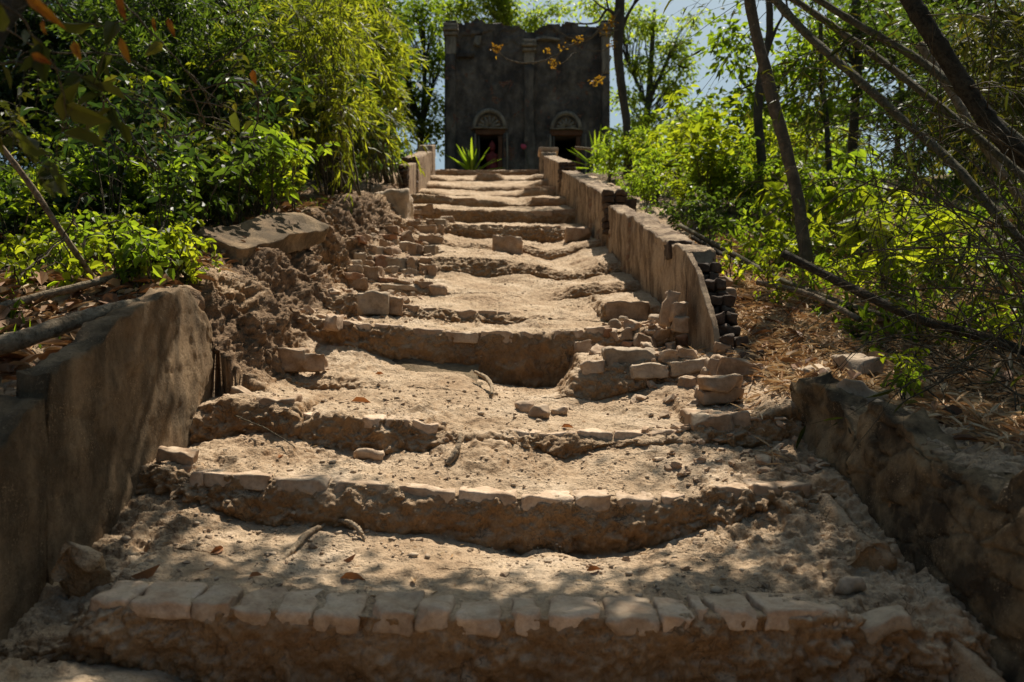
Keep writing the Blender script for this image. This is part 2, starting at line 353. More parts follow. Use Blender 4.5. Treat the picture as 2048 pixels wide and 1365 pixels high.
# ------------------------------------------------------------------ terrain
def slope(D): return -.78+.286*(D-2.39)
def lay(*p): return list(p)
ROWS = [  # (name, distance, polyline in photo pixels), from near to far
 ('g', .9, [(-3000, 1900), (4000, 1900)]),
 ('b', 2.22, [(-300, 1330), (60, 1325), (170, 1320), (330, 1345), (450, 1395), (700, 1425), (1500, 1430), (1900, 1390), (2100, 1380)]),
 ('t', 2.25, [(-300, 1300), (90, 1285), (160, 1262), (186, 1200), (400, 1207), (740, 1234), (1100, 1236), (1400, 1232), (1690, 1236), (1760, 1255), (1900, 1262), (2100, 1270)]),
 ('m', 2.75, [(-300, 1150), (110, 1130), (170, 1105), (300, 1092), (600, 1130), (1200, 1140), (1600, 1120), (1760, 1090), (1900, 1090)]),
 ('b', 3.12, [(100, 1000), (330, 990), (420, 1008), (470, 1035), (530, 1052), (640, 1050), (750, 1062), (870, 1064), (960, 1092), (1040, 1112), (1090, 1098), (1160, 1112), (1250, 1106), (1350, 1078), (1450, 1042), (1550, 1015), (1650, 1000), (1700, 985)]),
 ('t', 3.17, [(250, 925), (330, 930), (380, 950), (540, 960), (660, 971), (790, 975), (915, 988), (1040, 994), (1150, 998), (1250, 999), (1330, 1000), (1405, 992), (1430, 975), (1500, 978), (1620, 975), (1680, 965)]),
 ('b', 3.70, [(250, 910), (330, 905), (400, 885), (500, 870), (560, 868), (610, 888), (640, 897), (760, 910), (860, 905), (890, 890), (950, 876), (1000, 880), (1060, 898), (1130, 918), (1200, 897), (1300, 888), (1400, 888), (1500, 895), (1560, 880)]),
 ('t', 3.76, [(300, 850), (400, 815), (455, 800), (500, 805), (590, 810), (605, 836), (700, 840), (760, 842), (850, 846), (872, 853), (930, 866), (1000, 865), (1060, 866), (1180, 872), (1380, 866), (1395, 838), (1490, 838), (1540, 835)]),
 ('b', 4.50, [(350, 775), (440, 765), (560, 772), (680, 786), (770, 782), (880, 780), (1000, 792), (1080, 798), (1130, 800), (1190, 806), (1250, 790), (1330, 770), (1420, 765), (1500, 760)]),
 ('t', 4.60, [(350, 750), (440, 742), (540, 745), (650, 755), (710, 756), (770, 768), (880, 772), (1000, 786), (1080, 792), (1120, 785), (1150, 742), (1210, 728), (1300, 722), (1420, 718), (1500, 720)]),
 ('b', 5.26, [(450, 690), (560, 680), (700, 694), (760, 714), (850, 738), (940, 748), (980, 768), (1050, 778), (1110, 772), (1135, 740), (1150, 700), (1210, 695), (1300, 695), (1370, 698), (1450, 700)]),
 ('t', 5.32, [(450, 650), (560, 648), (650, 640), (690, 649), (790, 656), (880, 662), (970, 668), (1100, 670), (1120, 665), (1210, 660), (1290, 655), (1370, 660), (1450, 665)]),
 ('b', 5.86, [(560, 640), (660, 634), (760, 634), (850, 642), (950, 649), (1020, 647), (1060, 642), (1200, 644), (1300, 640), (1370, 645)]),
 ('t', 5.94, [(560, 600), (640, 600), (700, 588), (770, 596), (800, 612), (870, 620), (960, 625), (1020, 629), (1050, 636), (1200, 637), (1215, 610), (1290, 607), (1350, 612)]),
 ('b', 6.90, [(600, 590), (700, 590), (790, 592), (870, 592), (920, 585), (1000, 588), (1090, 602), (1130, 598), (1200, 590), (1290, 580)]),
 ('t', 7.02, [(600, 560), (700, 562), (790, 568), (880, 574), (920, 583), (1000, 586), (1080, 600), (1110, 590), (1150, 572), (1230, 568), (1290, 560)]),
 ('b', 7.86, [(640, 545), (700, 545), (870, 548), (905, 546), (980, 556), (1050, 548), (1110, 560), (1170, 560), (1200, 550), (1260, 540)]),
 ('t', 7.98, [(640, 512), (700, 512), (870, 516), (905, 515), (1010, 516), (1050, 530), (1100, 536), (1150, 545), (1200, 528), (1260, 520)]),
 ('b', 9.3, [(680, 488), (880, 490), (905, 494), (985, 502), (1050, 505), (1100, 520), (1130, 512), (1160, 500), (1220, 490)]),
 ('t', 9.4, [(680, 472), (880, 478), (905, 488), (985, 492), (1050, 488), (1095, 500), (1130, 496), (1160, 488), (1220, 478)]),
 ('b', 10.4, [(720, 458), (880, 466), (900, 470), (950, 479), (1010, 476), (1050, 482), (1100, 487), (1130, 480), (1200, 470)]),
 ('t', 10.5, [(720, 440), (880, 446), (905, 450), (1000, 452), (1130, 455), (1200, 454)]),
 ('b', 11.95, [(740, 440), (880, 446), (1160, 448), (1220, 448)]),
 ('t', 12.0, [(740, 416), (800, 412), (875, 418), (900, 423), (960, 421), (1030, 425), (1110, 422), (1160, 419), (1220, 418)]),
 ('b', 13.6, [(780, 408), (870, 410), (900, 412), (950, 416), (1040, 414), (1060, 414), (1140, 412), (1180, 412)]),
 ('t', 13.65, [(780, 390), (830, 389), (875, 392), (905, 398), (960, 398), (1010, 402), (1040, 409), (1055, 405), (1066, 397), (1140, 397), (1180, 397)]),
 ('b', 15.6, [(800, 388), (880, 392), (940, 392), (1000, 393), (1035, 396), (1050, 394), (1110, 394), (1160, 392)]),
 ('t', 15.7, [(800, 378), (860, 380), (900, 388), (1000, 390), (1035, 388), (1050, 379), (1062, 375), (1110, 374), (1160, 374)]),
 ('b', 17.6, [(800, 375), (890, 380), (950, 383), (1050, 382), (1110, 378)]),
 ('t', 17.7, [(800, 364), (890, 370), (930, 373), (1010, 374), (1050, 373), (1080, 362), (1110, 358)]),
 ('b', 19.0, [(820, 362), (950, 363), (1005, 363), (1080, 362), (1110, 360)]),
 ('t', 19.1, [(820, 352), (870, 352), (900, 358), (945, 359), (956, 347), (998, 349), (1010, 358), (1050, 357), (1070, 350), (1110, 350)]),
 ('b', 20.6, [(820, 352), (1110, 352)]),
 ('t', 20.65, [(820, 340), (890, 340), (980, 342), (1090, 340), (1110, 340)]),
 ('f', 23.2, [(700, 382), (1200, 382)]),
]
def stair_z(k, u):
    nm, D, pl = ROWS[k]; px = 1024+F*(cx(D)+u)/D; xs, ys = zip(*pl)
    return (682.5-np.interp(px, xs, ys))/F*D
LOFF = ([0, 2, 4, 5, 7, 9, 12, 16, 20, 24], [.52, .56, .58, .55, .58, .48, .36, .15, .02, 0])
ROFF = ([0, 2, 2.9, 3.6, 4.5, 5.6, 9, 14, 20, 24], [.38, .36, .33, .22, .10, .13, .30, .28, .02, 0])
def ground_base(X, D):
    X = np.asarray(X, float); D = np.asarray(D, float)
    u = X-cx(D); s = slope(D)
    cap = np.where(u > 0, 3.0, 3.15)+(4.42-np.where(u > 0, 3.0, 3.15))*np.exp(-(np.clip(np.abs(u)-3.5, 0, 99)/2.6)**2)
    s = np.where(D > 4, -np.logaddexp(-s*3.5, -cap*3.5)/3.5, s)+.0
    off = np.where(u < 0, np.interp(D, *LOFF), np.interp(D, *ROFF))
    s = s+off*np.exp(-np.clip(np.abs(u)-2.5, 0, 99)/9)+.035*np.clip(np.abs(u)-2, 0, 8)
    s = s-.16*np.clip(D-34, 0, 99)
    return np.minimum(s, 4.6)
def gz(X, D):
    X = np.atleast_1d(np.asarray(X, float)); D = np.atleast_1d(np.asarray(D, float))
    p = np.stack([X, D, X*0], 1); return ground_base(X, D)+.10*fbm(p*.7, 3, 5)+.03*fbm(p*3.1, 3, 8)
# profile samples along the stairs
segs = []; samples = []
for k in range(len(ROWS)-1):
    D0, D1 = ROWS[k][1], ROWS[k+1][1]; Dm = max(.5*(D0+D1), 1.6)
    length = (D1-D0)+(.25 if D1-D0 < .15 else 0)
    n = int(np.clip(length/(.0028*Dm), 6, 130)) if D1 > 2 else 26
    n = max(n, 26) if (D1-D0 < .15 and Dm < 13) else n
    for j in range(n): samples.append((k, j/n))
samples.append((len(ROWS)-2, 1.))
U = np.concatenate([np.linspace(-2.7, -1.55, 90)[:-1], np.linspace(-1.55, 1.5, 470), np.linspace(1.5, 2.4, 50)[1:]])
Zrow = [stair_z(k, U) for k in range(len(ROWS))]
nr, nc = len(samples), len(U)
Dg = np.zeros((nr, nc)); Zg = np.zeros((nr, nc)); RS = np.zeros((nr, nc))
for r, (k, t) in enumerate(samples):
    D0, D1 = ROWS[k][1], ROWS[k+1][1]; steep = D1-D0 < .15
    z0, z1 = Zrow[k], Zrow[k+1]
    if steep: f = t; dd = D0+(D1-D0)*t-.02*math.sin(t*math.pi); RS[r] = math.sin(max(0, min(1, t))*math.pi)
    else: f = t; dd = D0+(D1-D0)*t
    Dg[r] = dd; Zg[r] = z0+(z1-z0)*f
UU = np.broadcast_to(U, (nr, nc)).copy()
# wavy riser lines and talus of crumbled earth at the foot of the risers
pw = np.stack([UU.ravel()*1.3, Dg.ravel()*.0+np.array([ROWS[k+(1 if ROWS[k+1][1]-ROWS[k][1] < .15 else 0)][1] for k, t in samples]).repeat(nc), Zg.ravel()*0], 1)
Dg2 = Dg+(.03*fbm(pw*1.6, 3, 3)).reshape(nr, nc)*sstep(2.0, 2.6, Dg)
# banks
wl = np.where(Dg < 4.05, 1-sstep(-1.50, -1.40, UU), 1-sstep(-1.72+.25*vnoise(np.stack([Dg.ravel()*2.1, 0*Dg.ravel(), 0*Dg.ravel()], 1), 9).reshape(nr, nc), -1.02, UU))
wl = np.where(Dg > 12.2, 1-sstep(-1.55, -1.38, UU), wl)
tr = sstep(3.95, 4.5, Dg); 
wr = np.where((Dg > 3.75) & (Dg < 4.5), sstep(1.25, 1.7, UU), np.where(Dg < 3.75, sstep(1.50, 1.56, UU), sstep(1.38, 1.5, UU)))
XX = cx(Dg2)+UU
bank = gz(XX.ravel(), Dg2.ravel()).reshape(nr, nc)
wb = np.clip(wl+wr, 0, 1)
Zg = Zg*(1-wb)+(bank-.02)*wb
edge = np.clip(sstep(-2.45, -2.7, UU)*1.+sstep(2.15, 2.4, UU), 0, 1); Zg = Zg-.14*edge
P = np.stack([XX, Dg2, Zg], -1)
du = np.gradient(P, axis=1); dv = np.gradient(P, axis=0); Nn = np.cross(du, dv); Nn /= np.linalg.norm(Nn, axis=-1, keepdims=True)+1e-9
P2 = P.reshape(-1, 3); n2 = Nn.reshape(-1, 3); rs_ = np.clip(1-n2[:, 2], 0, 1).astype(np.float32)   # 0 flat .. 1 vertical
bankm = (wl.ravel() > .05)*np.clip(wl.ravel()*3, 0, 1)*(1-np.clip((wl.ravel()-.9)*10, 0, 1)*.6)*(P2[:, 1] > 3.9)
big = fbm(P2*3.3, 3, 41); mid = fbm(P2*11, 4, 43, .6); fine = fbm(P2*40, 3, 47, .65); rdg = .25-np.abs(fbm(P2*7, 4, 49, .6)); rdg2 = .2-np.abs(fbm(P2*24, 3, 50, .6))
cl = worley(P2*9, 51); cl2 = worley(P2*26, 57)
crumb = np.clip(sstep(.05, .35, fbm(P2*1.9, 2, 61)+.3*rs_), 0, 1)
far = np.clip(P2[:, 1]/6., 0, 1); plast = sstep(11.5, 12, P2[:, 1])*.55
d = (.020+.016*sstep(3.2, 4.5, P2[:, 1]))*big+.018*mid*(1-.4*plast)+.0065*fine*(1-plast)
d += (rs_*.8+crumb*.42)*(1-plast)*(.022*(.55-cl)+.018*(.5-cl2)+.034*mid+.07*rdg+.035*rdg2)
sidem = sstep(.85, 1.15, np.abs(UU.ravel()+.06))*(1-sstep(3.2, 4., P2[:, 1]))*(P2[:, 1] > 1.5)
d += sidem*(.022*mid+.02*rdg+.022*rdg2+.012*(.5-cl2)+.008*fine)
d += bankm*(.012*(.5-cl)+.026*(.5-cl2)+.11*big+.03*mid+.02*rdg+.05*rdg2+.016*fine)
P2 = P2+n2*d[:, None]
stair_me = mesh_np('stairway', P2, grid_faces(nr, nc))
at_ = stair_me.attributes.new('bank', 'FLOAT', 'POINT'); at_.data.foreach_set('value', np.clip(bankm*1.4*sstep(-.25, .25, fbm(P2*1.7, 3, 66)+.35), 0, 1).astype(np.float32))
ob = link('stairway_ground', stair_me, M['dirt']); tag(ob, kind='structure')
Pc = P2.reshape(nr, nc, 3)[::3, ::5]; gf = grid_faces(Pc.shape[0], Pc.shape[1])
# the surrounding ground sheet, lowered under the stairs
gx = np.concatenate([-np.geomspace(130, 6, 40), np.linspace(-6, 6, 300)[1:-1], np.geomspace(6, 130, 40)])
gy = np.concatenate([np.linspace(-30, 0, 20)[:-1], np.linspace(0, 24, 420)[:-1], np.geomspace(24, 420, 90)])
GX, GY = np.meshgrid(gx, gy); zz = gz(GX.ravel(), GY.ravel()).reshape(GX.shape)
ug = GX-cx(GY); inn = (1-sstep(2.15, 2.55, np.abs(ug+.15)))*(1-sstep(21.5, 23, GY))*sstep(.6, 1.0, GY+0*ug)
zz = np.where(GY < 1.2, np.minimum(zz, -1.15+.0*GX)*(1-sstep(1.6, 2.4, np.abs(ug)))+zz*sstep(1.6, 2.4, np.abs(ug)), zz)
zz = zz-.75*inn
zz = np.maximum(zz, -22)
G2 = np.stack([GX, GY, zz], -1); gp = G2.reshape(-1, 3); gp[:, 2] += .03*fbm(gp*4, 3, 71)*(gp[:, 1] < 30)
def soil_material():
    m, n, out = new_mat('forest_soil'); v = worldvec(n); a = noise(n, v, 1.3, 6, .65); b = noise(n, v, 22, 6, .7); c = noise(n, v, 110, 4, .7)
    base = ramp(n, a, [(.3, (.12, .085, .05)), (.5, (.20, .145, .09)), (.72, (.30, .225, .14))])
    base = mixc(n, .7, base, ramp(n, b, [(.3, (.45, .4, .35)), (.5, (.9, .88, .85)), (.72, (1.4, 1.35, 1.25))]), 'MULTIPLY')
    base = mixc(n, ramp(n, noise(n, v, 2.1, 4), [(.5, (0, 0, 0)), (.7, (.35, .35, .35))]), base, (.06, .085, .025))
    nr_ = bump(n, b, .8, .04); nr_ = bump(n, c, .6, .01, nr_); finish(n, out, base, nr_, .95, .1); return m
M['soil'] = soil_material()
gr = link('forest_ground', mesh_np('forest_ground', gp, grid_faces(len(gy), len(gx))), M['soil']); tag(gr, kind='structure')
Gc = gp.reshape(len(gy), len(gx), 3)
gf2 = grid_faces(len(gy), len(gx))
allV = np.vstack([Pc.reshape(-1, 3), gp]); allF = np.vstack([gf, gf2+Pc.shape[0]*Pc.shape[1]])
BV = BVHTree.FromPolygons([tuple(v) for v in allV], [tuple(int(i) for i in f) for f in allF])
def hit(px, py):
    """the ground point the photograph shows at px, py"""
    d_ = Vector(((px-1024)/F, 1, (682.5-py)/F)).normalized()
    h = BV.ray_cast(Vector((0, 0, 0)), d_)
    return h[0] if h[0] is not None else None
def drop(X, Y, dz=0):
    h = BV.ray_cast(Vector((X, Y, 30)), Vector((0, 0, -1)))
    return Vector((X, Y, (h[0].z if h[0] is not None else 0)+dz))

# ------------------------------------------------------------------ step edgings: rows of worn bricks
rnd = random.Random(4)
def edging(row, spans, D, label, mat, depth=.15, height=.075, lift=.016, seed=0, amp=.009, chip=.26, lean=0):
    nm, D0, pl = ROWS[row]; xs, ys = zip(*pl)
    root = empty('step_edging', at(.5*(spans[0][0]+spans[-1][1]), np.interp(.5*(spans[0][0]+spans[-1][1]), xs, ys), D), label, 'step edging')
    for i, (a, b) in enumerate(spans):
        q = rnd.Random(seed*100+i) if hasattr(rnd, 'Random') else random.Random(seed*100+i)
        xm = .5*(a+b); y0, y1 = np.interp(a+3, xs, ys), np.interp(b-3, xs, ys)
        Wd = (b-a)/F*D+.001; dep = depth*q.uniform(.85, 1.15); h = height*q.uniform(.9, 1.15)
        V, Fq = worn_box(Wd, dep, h, 10, q.uniform(.006, .013), amp, 16, seed*37+i, 0, chip)
        rr = rot(R(q.uniform(-3, 3)+lean), math.atan2(-(y0-y1)/F*D, Wd)*.9+R(q.uniform(-1.5, 1.5)), R(q.uniform(-3, 3)))
        c = at(xm, .5*(y0+y1), D)
        V = V@rr.T+np.array([c.x, D-.020+dep/2+q.uniform(-.012, .012)+.03*float(vnoise(np.array([[ (c.x-cx(D))*1.3*1.6, D*1.6, 0.]]), 3)[0])*.5, c.z-h/2+lift+q.uniform(-.008, .007)])-np.array(root.location)
        link('brick', mesh_np('brick', V, Fq), mat, root)
    return root
random_ = random
class _R:  # tiny shim so edging() reads the same everywhere
    Random = staticmethod(lambda s: random_.Random(s))
rnd = _R()
def row_of(D): return min((k for k in range(len(ROWS)) if ROWS[k][0] == 't'), key=lambda k: abs(ROWS[k][1]-D))
edging(row_of(2.25), [(182, 262), (266, 382), (386, 462), (478, 545), (550, 622), (632, 720), (742, 832), (836, 900), (914, 1000), (1024, 1082), (1100, 1204), (1216, 1318), (1322, 1386), (1390, 1418), (1430, 1516), (1528, 1692)], 2.25,
       'nearest row of worn pale pink bricks edging the lowest step', M['brick_pale'], .17, .058, .016, 1)
edging(row_of(3.17), [(384, 412), (414, 538), (542, 658), (662, 778), (790, 906), (916, 1034), (1040, 1148), (1152, 1222), (1234, 1312), (1326, 1378)], 3.17,
       'long row of worn pale bricks edging the second step above the hollowed earth riser', M['brick_pale'], .15, .062, .014, 2)
edging(row_of(3.17), [(1424, 1496), (1500, 1620)], 3.17, 'two brown blocks ending the second step beside the right wall', M['brick_brown'], .2, .10, .012, 3)
edging(row_of(3.76), [(604, 690), (694, 722), (726, 766), (770, 820), (824, 872)], 3.76, 'short row of pale bricks edging the left half of the third step', M['brick_pale'], .11, .06, .012, 4)
edging(row_of(3.76), [(1000, 1058), (1062, 1150), (1154, 1225), (1230, 1300), (1304, 1380)], 3.76, 'half buried row of pale bricks edging the right half of the third step', M['brick_pale'], .12, .06, .010, 5)
edging(row_of(5.32), [(676, 742), (746, 818), (822, 888), (892, 958), (962, 1028), (1032, 1098), (1102, 1166), (1170, 1210)], 5.32,
       'unbroken row of pale bricks edging the step above the deep pit', M['brick_pale'], .15, .07, .012, 6)
edging(row_of(5.94), [(800, 838), (841, 872), (875, 905), (908, 952), (955, 992), (995, 1020)], 5.94, 'brown brick edge of the step just above the unbroken pale row', M['brick_brown'], .14, .09, .010, 7)
edging(row_of(7.02), [(842, 892)], 7.0, 'brown brick ending the low left course beside the dirt ramp', M['brick_brown'], .16, .12, .010, 8)
edging(row_of(10.5), [(905, 955), (958, 1005), (1008, 1060), (1063, 1120)], 10.5, 'crumbling brick edge of the step under the tall plain riser', M['brick_brown'], .12, .06, .01, 9)
edging(row_of(12.0), [(872, 930), (931, 985), (986, 1046), (1047, 1105), (1106, 1160)], 12.0, 'straight edge of the tall plain riser between the parapets', M['brick_brown'], .2, .10, .01, 10)
edging(row_of(13.65), [(828, 868), (869, 905), (906, 960)], 13.65, 'left brick edge of the riser near the upper left parapet', M['brick_brown'], .2, .12, .01, 11)
edging(row_of(13.65), [(1064, 1098), (1099, 1134)], 13.65, 'right brick edge of the broken riser near the upper right parapet', M['brick_brown'], .2, .13, .01, 12)
edging(row_of(15.7), [(1050, 1082), (1083, 1112)], 15.7, 'dark brick edge of the high step left in the right corner', M['brick_brown'], .2, .16, .01, 13)
edging(row_of(19.1), [(954, 998)], 19.1, 'single brick block left in the middle of the second highest step', M['brick_brown'], .25, .14, .01, 14)
edging(row_of(20.65), [(880, 915), (916, 950), (951, 985), (986, 1020), (1021, 1052), (1053, 1078)], 20.65, 'topmost brick edge of the stairway before the ruined hall', M['brick_brown'], .25, .11, .01, 15)

# ------------------------------------------------------------------ loose bricks and stones
def block(px0, py0, px1, py1, name='loose_brick', label='', cat='brick', group=None, mat=None, D=None, depth=None, yaw=0, tilt=0, roll=0, amp=.015, chip=.42, rnd_=.007, seed=None, n=9, sink=.25):
    """a loose block whose front face shows between these photo pixels; rests on the ground under it"""
    seed = seed if seed is not None else int(px0*7+py0*3)
    if D is None:
        g = hit(.5*(px0+px1), py1-.12*(py1-py0)); D = g.y if g is not None else Dline(py1)
    w_ = (px1-px0)/F*D; h = (py1-py0)/F*D
    depth = depth or min(max(w_*.55, .07), .2)
    V, Fq = worn_box(w_, depth, h*(1+.15), n, rnd_, amp, 12, seed, 0, chip)
    c = at(.5*(px0+px1), .5*(py0+py1), D)
    o = link(name, mesh_np(name, V, Fq), mat or M['brick_brown']); o.location = (c.x, D+depth/2-.02, c.z-h*.06)
    o.rotation_euler = (R(tilt), R(roll), R(yaw)); return tag(o, label, cat, group)
def z2(x0, y0, x1, y1): return (640+x0/4.875, 380+y0/4.875, 640+x1/4.875, 380+y1/4.875)
def z5(x0, y0, x1, y1): return (1100+x0/3.9, 550+y0/3.9, 1100+x1/3.9, 550+y1/3.9)
GL = 'loose bricks piled along the left edge of the steps'; GLl = 'brown loose brick in the jumbled stack along the left edge of the steps'
for i, q in enumerate([(325, 620, 430, 740), (430, 640, 520, 750), (530, 640, 700, 780), (650, 665, 850, 820), (850, 665, 950, 800), (960, 650, 1080, 720), (960, 725, 1060, 830), (1065, 730, 1135, 860),
     (870, 520, 945, 650), (945, 540, 1010, 640), (1010, 540, 1135, 650), (780, 510, 860, 610), (695, 490, 775, 545), (590, 490, 660, 610), (545, 430, 730, 480), (785, 400, 900, 500),
     (950, 350, 1135, 440), (960, 440, 1195, 540), (1120, 285, 1225, 350), (1150, 340, 1200, 450), (550, 870, 720, 910), (722, 880, 908, 922), (912, 890, 1070, 960),
     (1115, 180, 1180, 240), (850, 300, 980, 345), (850, 260, 990, 300), (870, 200, 1010, 240), (880, 150, 1000, 195), (1000, 150, 1110, 235), (560, 350, 760, 410)]):
    p = z2(*q); r_ = random.Random(i)
    block(*p, label=GLl, group=GL, yaw=r_.uniform(-14, 14), roll=r_.uniform(-5, 5), tilt=r_.uniform(-5, 5), depth=r_.choice([.14, .2, .26]), mat=r_.choice([M['brick_brown'], M['brick_brown'], M['brick_red'], M['stone']]))
def L2(q, label, **k):
    p = z2(*q); return block(*p, label=label, **k)
for i in range(26):
    r_ = random.Random(900+i); x = r_.uniform(700, 872); y = r_.uniform(415, 560); w_ = r_.uniform(14, 26)*(.6+(y-400)/220)
    block(x-w_/2, y-w_*.42, x+w_/2, y, label=GLl, group=GL, yaw=r_.uniform(-50, 50), roll=r_.uniform(-10, 10), tilt=r_.uniform(-12, 12), depth=r_.choice([.10, .14, .2]), mat=r_.choice([M['brick_brown'], M['brick_red'], M['stone']]))
L2((480, 545, 590, 640), 'pale brick lying on its flat side near the top of the left stack', yaw=-28, depth=.3, mat=M['stone'])
L2((640, 550, 755, 650), 'round ended brick leaning outward in the middle of the left stack', yaw=-20, depth=.26, rnd_=.04)
L2((315, 745, 580, 880), 'broken wedge shaped block at the lower left of the brick stack', name='broken_block', cat='block', chip=.4, depth=.3)
L2((275, 870, 465, 960), 'squat loose brick sitting alone on the bank below the left stack', yaw=8)
L2((590, 932, 1030, 975), 'long thin slab lying level below the left brick stack', name='stone_slab', cat='slab', depth=.22, mat=M['stone'])
L2((1070, 930, 1240, 1030), 'rounded corner brick ending the low course beside the dirt ramp', rnd_=.03)
L2((370, 1000, 670, 1190), 'large grey brown slab set on edge at the left end of the steps', name='stone_slab', cat='slab', depth=.2, chip=.3, mat=M['stone'], n=10, D=5.75)
L2((665, 1040, 800, 1200), 'upright squarish block beside the large slab set on edge', name='stone_block', cat='block', depth=.22, mat=M['brick_brown'], D=5.8)
L2((1170, 255, 1315, 345), 'curved broken brick at the left end of the tall plain riser', rnd_=.04, chip=.35, D=10.9)
L2((25, 1225, 170, 1345), 'wedge shaped block poking from the left bank at the end of the pale row', name='broken_block', cat='block', chip=.35, depth=.25, D=5.15)
GR = 'rubble heaped against the foot of the right wall'; GRl = 'angular broken brick in the rubble heap at the foot of the right wall'
for i, q in enumerate([(475, 430, 535, 505), (565, 430, 660, 510), (640, 470, 710, 540), (655, 475, 830, 575), (730, 430, 800, 475), (850, 440, 960, 525), (965, 465, 1115, 535), (610, 370, 710, 450), (920, 522, 990, 580), (335, 575, 415, 628), (440, 440, 500, 490), (720, 540, 800, 585), (1000, 620, 1080, 665), (840, 380, 910, 430), (560, 520, 640, 575)]):
    p = z5(*q); r_ = random.Random(50+i)
    block(*p, name='rubble_brick', label=GRl, group=GR, yaw=r_.uniform(-40, 40), roll=r_.uniform(-22, 22), tilt=r_.uniform(-20, 20), chip=.45, depth=.15, mat=[M['brick_pale'], M['brick_brown'], M['brick_red'], M['brick_brown']][i % 4])
def Rb(q, label, **k):
    p = z5(*q); return block(*p, label=label, **k)
Rb((435, 215, 765, 345), 'long tilted brown block ending the step beside the rubble heap', name='stone_block', cat='block', depth=.25, D=5.85)
Rb((455, 345, 552, 425), 'darker rounded stone at the left of the rubble heap', name='stone', cat='stone', mat=M['stone'], rnd_=.06, chip=.1)
Rb((530, 322, 612, 385), 'small rounded stone behind the darker one above the rubble heap', name='stone', cat='stone', mat=M['stone'], rnd_=.06, chip=.1)
Rb((770, 310, 872, 385), 'pale rounded stone in front of the bricks that lean on the wall', name='stone', cat='stone', mat=M['stone'], rnd_=.07, chip=.1)
Rb((190, 525, 330, 615), 'pale topped brick standing at the right rim of the pit', mat=M['brick_pale'], yaw=8)
Rb((235, 680, 430, 765), 'pale sloping brick on the clay hump right of the pit', mat=M['brick_pale'], roll=-10, depth=.13)
Rb((440, 580, 830, 705), 'long dark grey slab lying under the rubble heap', name='stone_slab', cat='slab', mat=M['stone'], depth=.3, amp=.014, n=11)
Rb((840, 588, 990, 682), 'squared brick beside the long dark slab under the rubble heap')
Rb((990, 572, 1160, 645), 'slanted flat brick between the squared brick and the right wall', roll=10)
Rb((645, 705, 920, 795), 'low scalloped slab in front of the long dark slab', name='stone_slab', cat='slab', mat=M['stone'], chip=.35, n=10, D=4.5)
Rb((935, 670, 1240, 765), 'low slab rising to the right in front of the rubble heap', name='stone_slab', cat='slab', mat=M['stone'], roll=-7, chip=.35, n=10, D=4.5)
Rb((1015, 792, 1150, 890), 'small wedge shaped stone left of the two stacked bricks', name='stone', cat='stone', chip=.4, yaw=20)
Rb((1115, 885, 1187, 917), 'small flat stone chip lying below the wedge shaped stone', name='stone_chip', cat='stone', mat=M['stone'])
Rb((1190, 795, 1525, 900), 'upper of two stacked worn bricks by the gap in the right wall', depth=.16, D=4.02)
Rb((1190, 895, 1510, 995), 'lower of two stacked worn bricks by the gap in the right wall', depth=.18, D=4.04)
Rb((1300, 660, 1640, 815), 'large dark brick slab leaning behind the two stacked bricks', name='stone_slab', cat='slab', roll=9, depth=.16, chip=.3, D=4.35, mat=M['brick_brown'])
Rb((1235, 655, 1310, 790), 'narrow upright brick next to the large leaning slab', roll=6, D=4.3)
Rb((1185, 725, 1240, 795), 'small rounded stone beside the narrow upright brick', name='stone', cat='stone', rnd_=.04, D=4.3)
Rb((1110, 1090, 1420, 1215), 'wide flat brown block at the right end of the third step', name='stone_block', cat='block', depth=.3, D=3.72)
Rb((1418, 1085, 1555, 1230), 'short brown block at the far right end of the third step', name='stone_block', cat='block', depth=.3, D=3.74)
Rb((1285, 540, 1410, 635), 'square brick end at the foot of the right wall end', D=4.62, mat=M['brick_brown'])
Rb((1425, 550, 1545, 588), 'flat brown tile lying in the straw behind the right wall end', name='tile', D=4.9)
Rb((1480, 600, 1660, 692), 'dark square brick on the soil right of the wall end', mat=M['brick_dark'], D=4.5)
Rb((1660, 605, 1755, 668), 'small dark brick next to the dark square brick in the straw', mat=M['brick_dark'], D=4.55)
Rb((950, 335, 1085, 435), 'lower brown brick of the little stack leaning on the right wall', D=5.0)
Rb((945, 215, 1065, 335), 'upper brown brick of the little stack leaning on the right wall', D=5.05, yaw=6)
Rb((885, 125, 985, 370), 'tall tilted brick plate leaning against the little stack by the wall', D=5.1, roll=14, depth=.1)
for q, lb in (((1030, 805, 1072, 826), 'leftmost of three pale stones on the dirt below the pit'), ((1058, 812, 1098, 838), 'middle and largest of three pale stones on the dirt below the pit'), ((1100, 812, 1136, 830), 'rightmost of three pale stones on the dirt below the pit')):
    block(*q, name='stone', label=lb, cat='stone', group='three pale stones below the pit', mat=M['brick_pale'], rnd_=.03, yaw=-8)
block(706, 903, 768, 922, name='stone', label='flat pinkish stone lying below the crumbled third step', cat='stone', mat=M['brick_pale'], rnd_=.03, depth=.1, chip=.5)
block(985, 474, 1045, 512, name='stone_block', label='dark overhanging earth block standing in the middle of the dirt ramp', cat='block', mat=M['brick_brown'], D=9.1, amp=.02, n=10)
block(1132, 456, 1180, 480, name='stone', label='pointed brown stone lying by the right wall below the tall riser', cat='stone', mat=M['brick_brown'], D=9.9, chip=.4, depth=.3)
block(318, 898, 388, 925, name='stone_block', label='brown block at the left end of the second step against the parapet', cat='block', mat=M['brick_brown'], D=3.25)
block(322, 925, 380, 965, name='stone_block', label='lower dark block under the left end of the second step', cat='block', mat=M['brick_brown'], D=3.22)
block(500, 798, 592, 838, name='stone_block', label='brown block at the left end of the third step', cat='block', mat=M['brick_brown'], D=3.78, depth=.14)
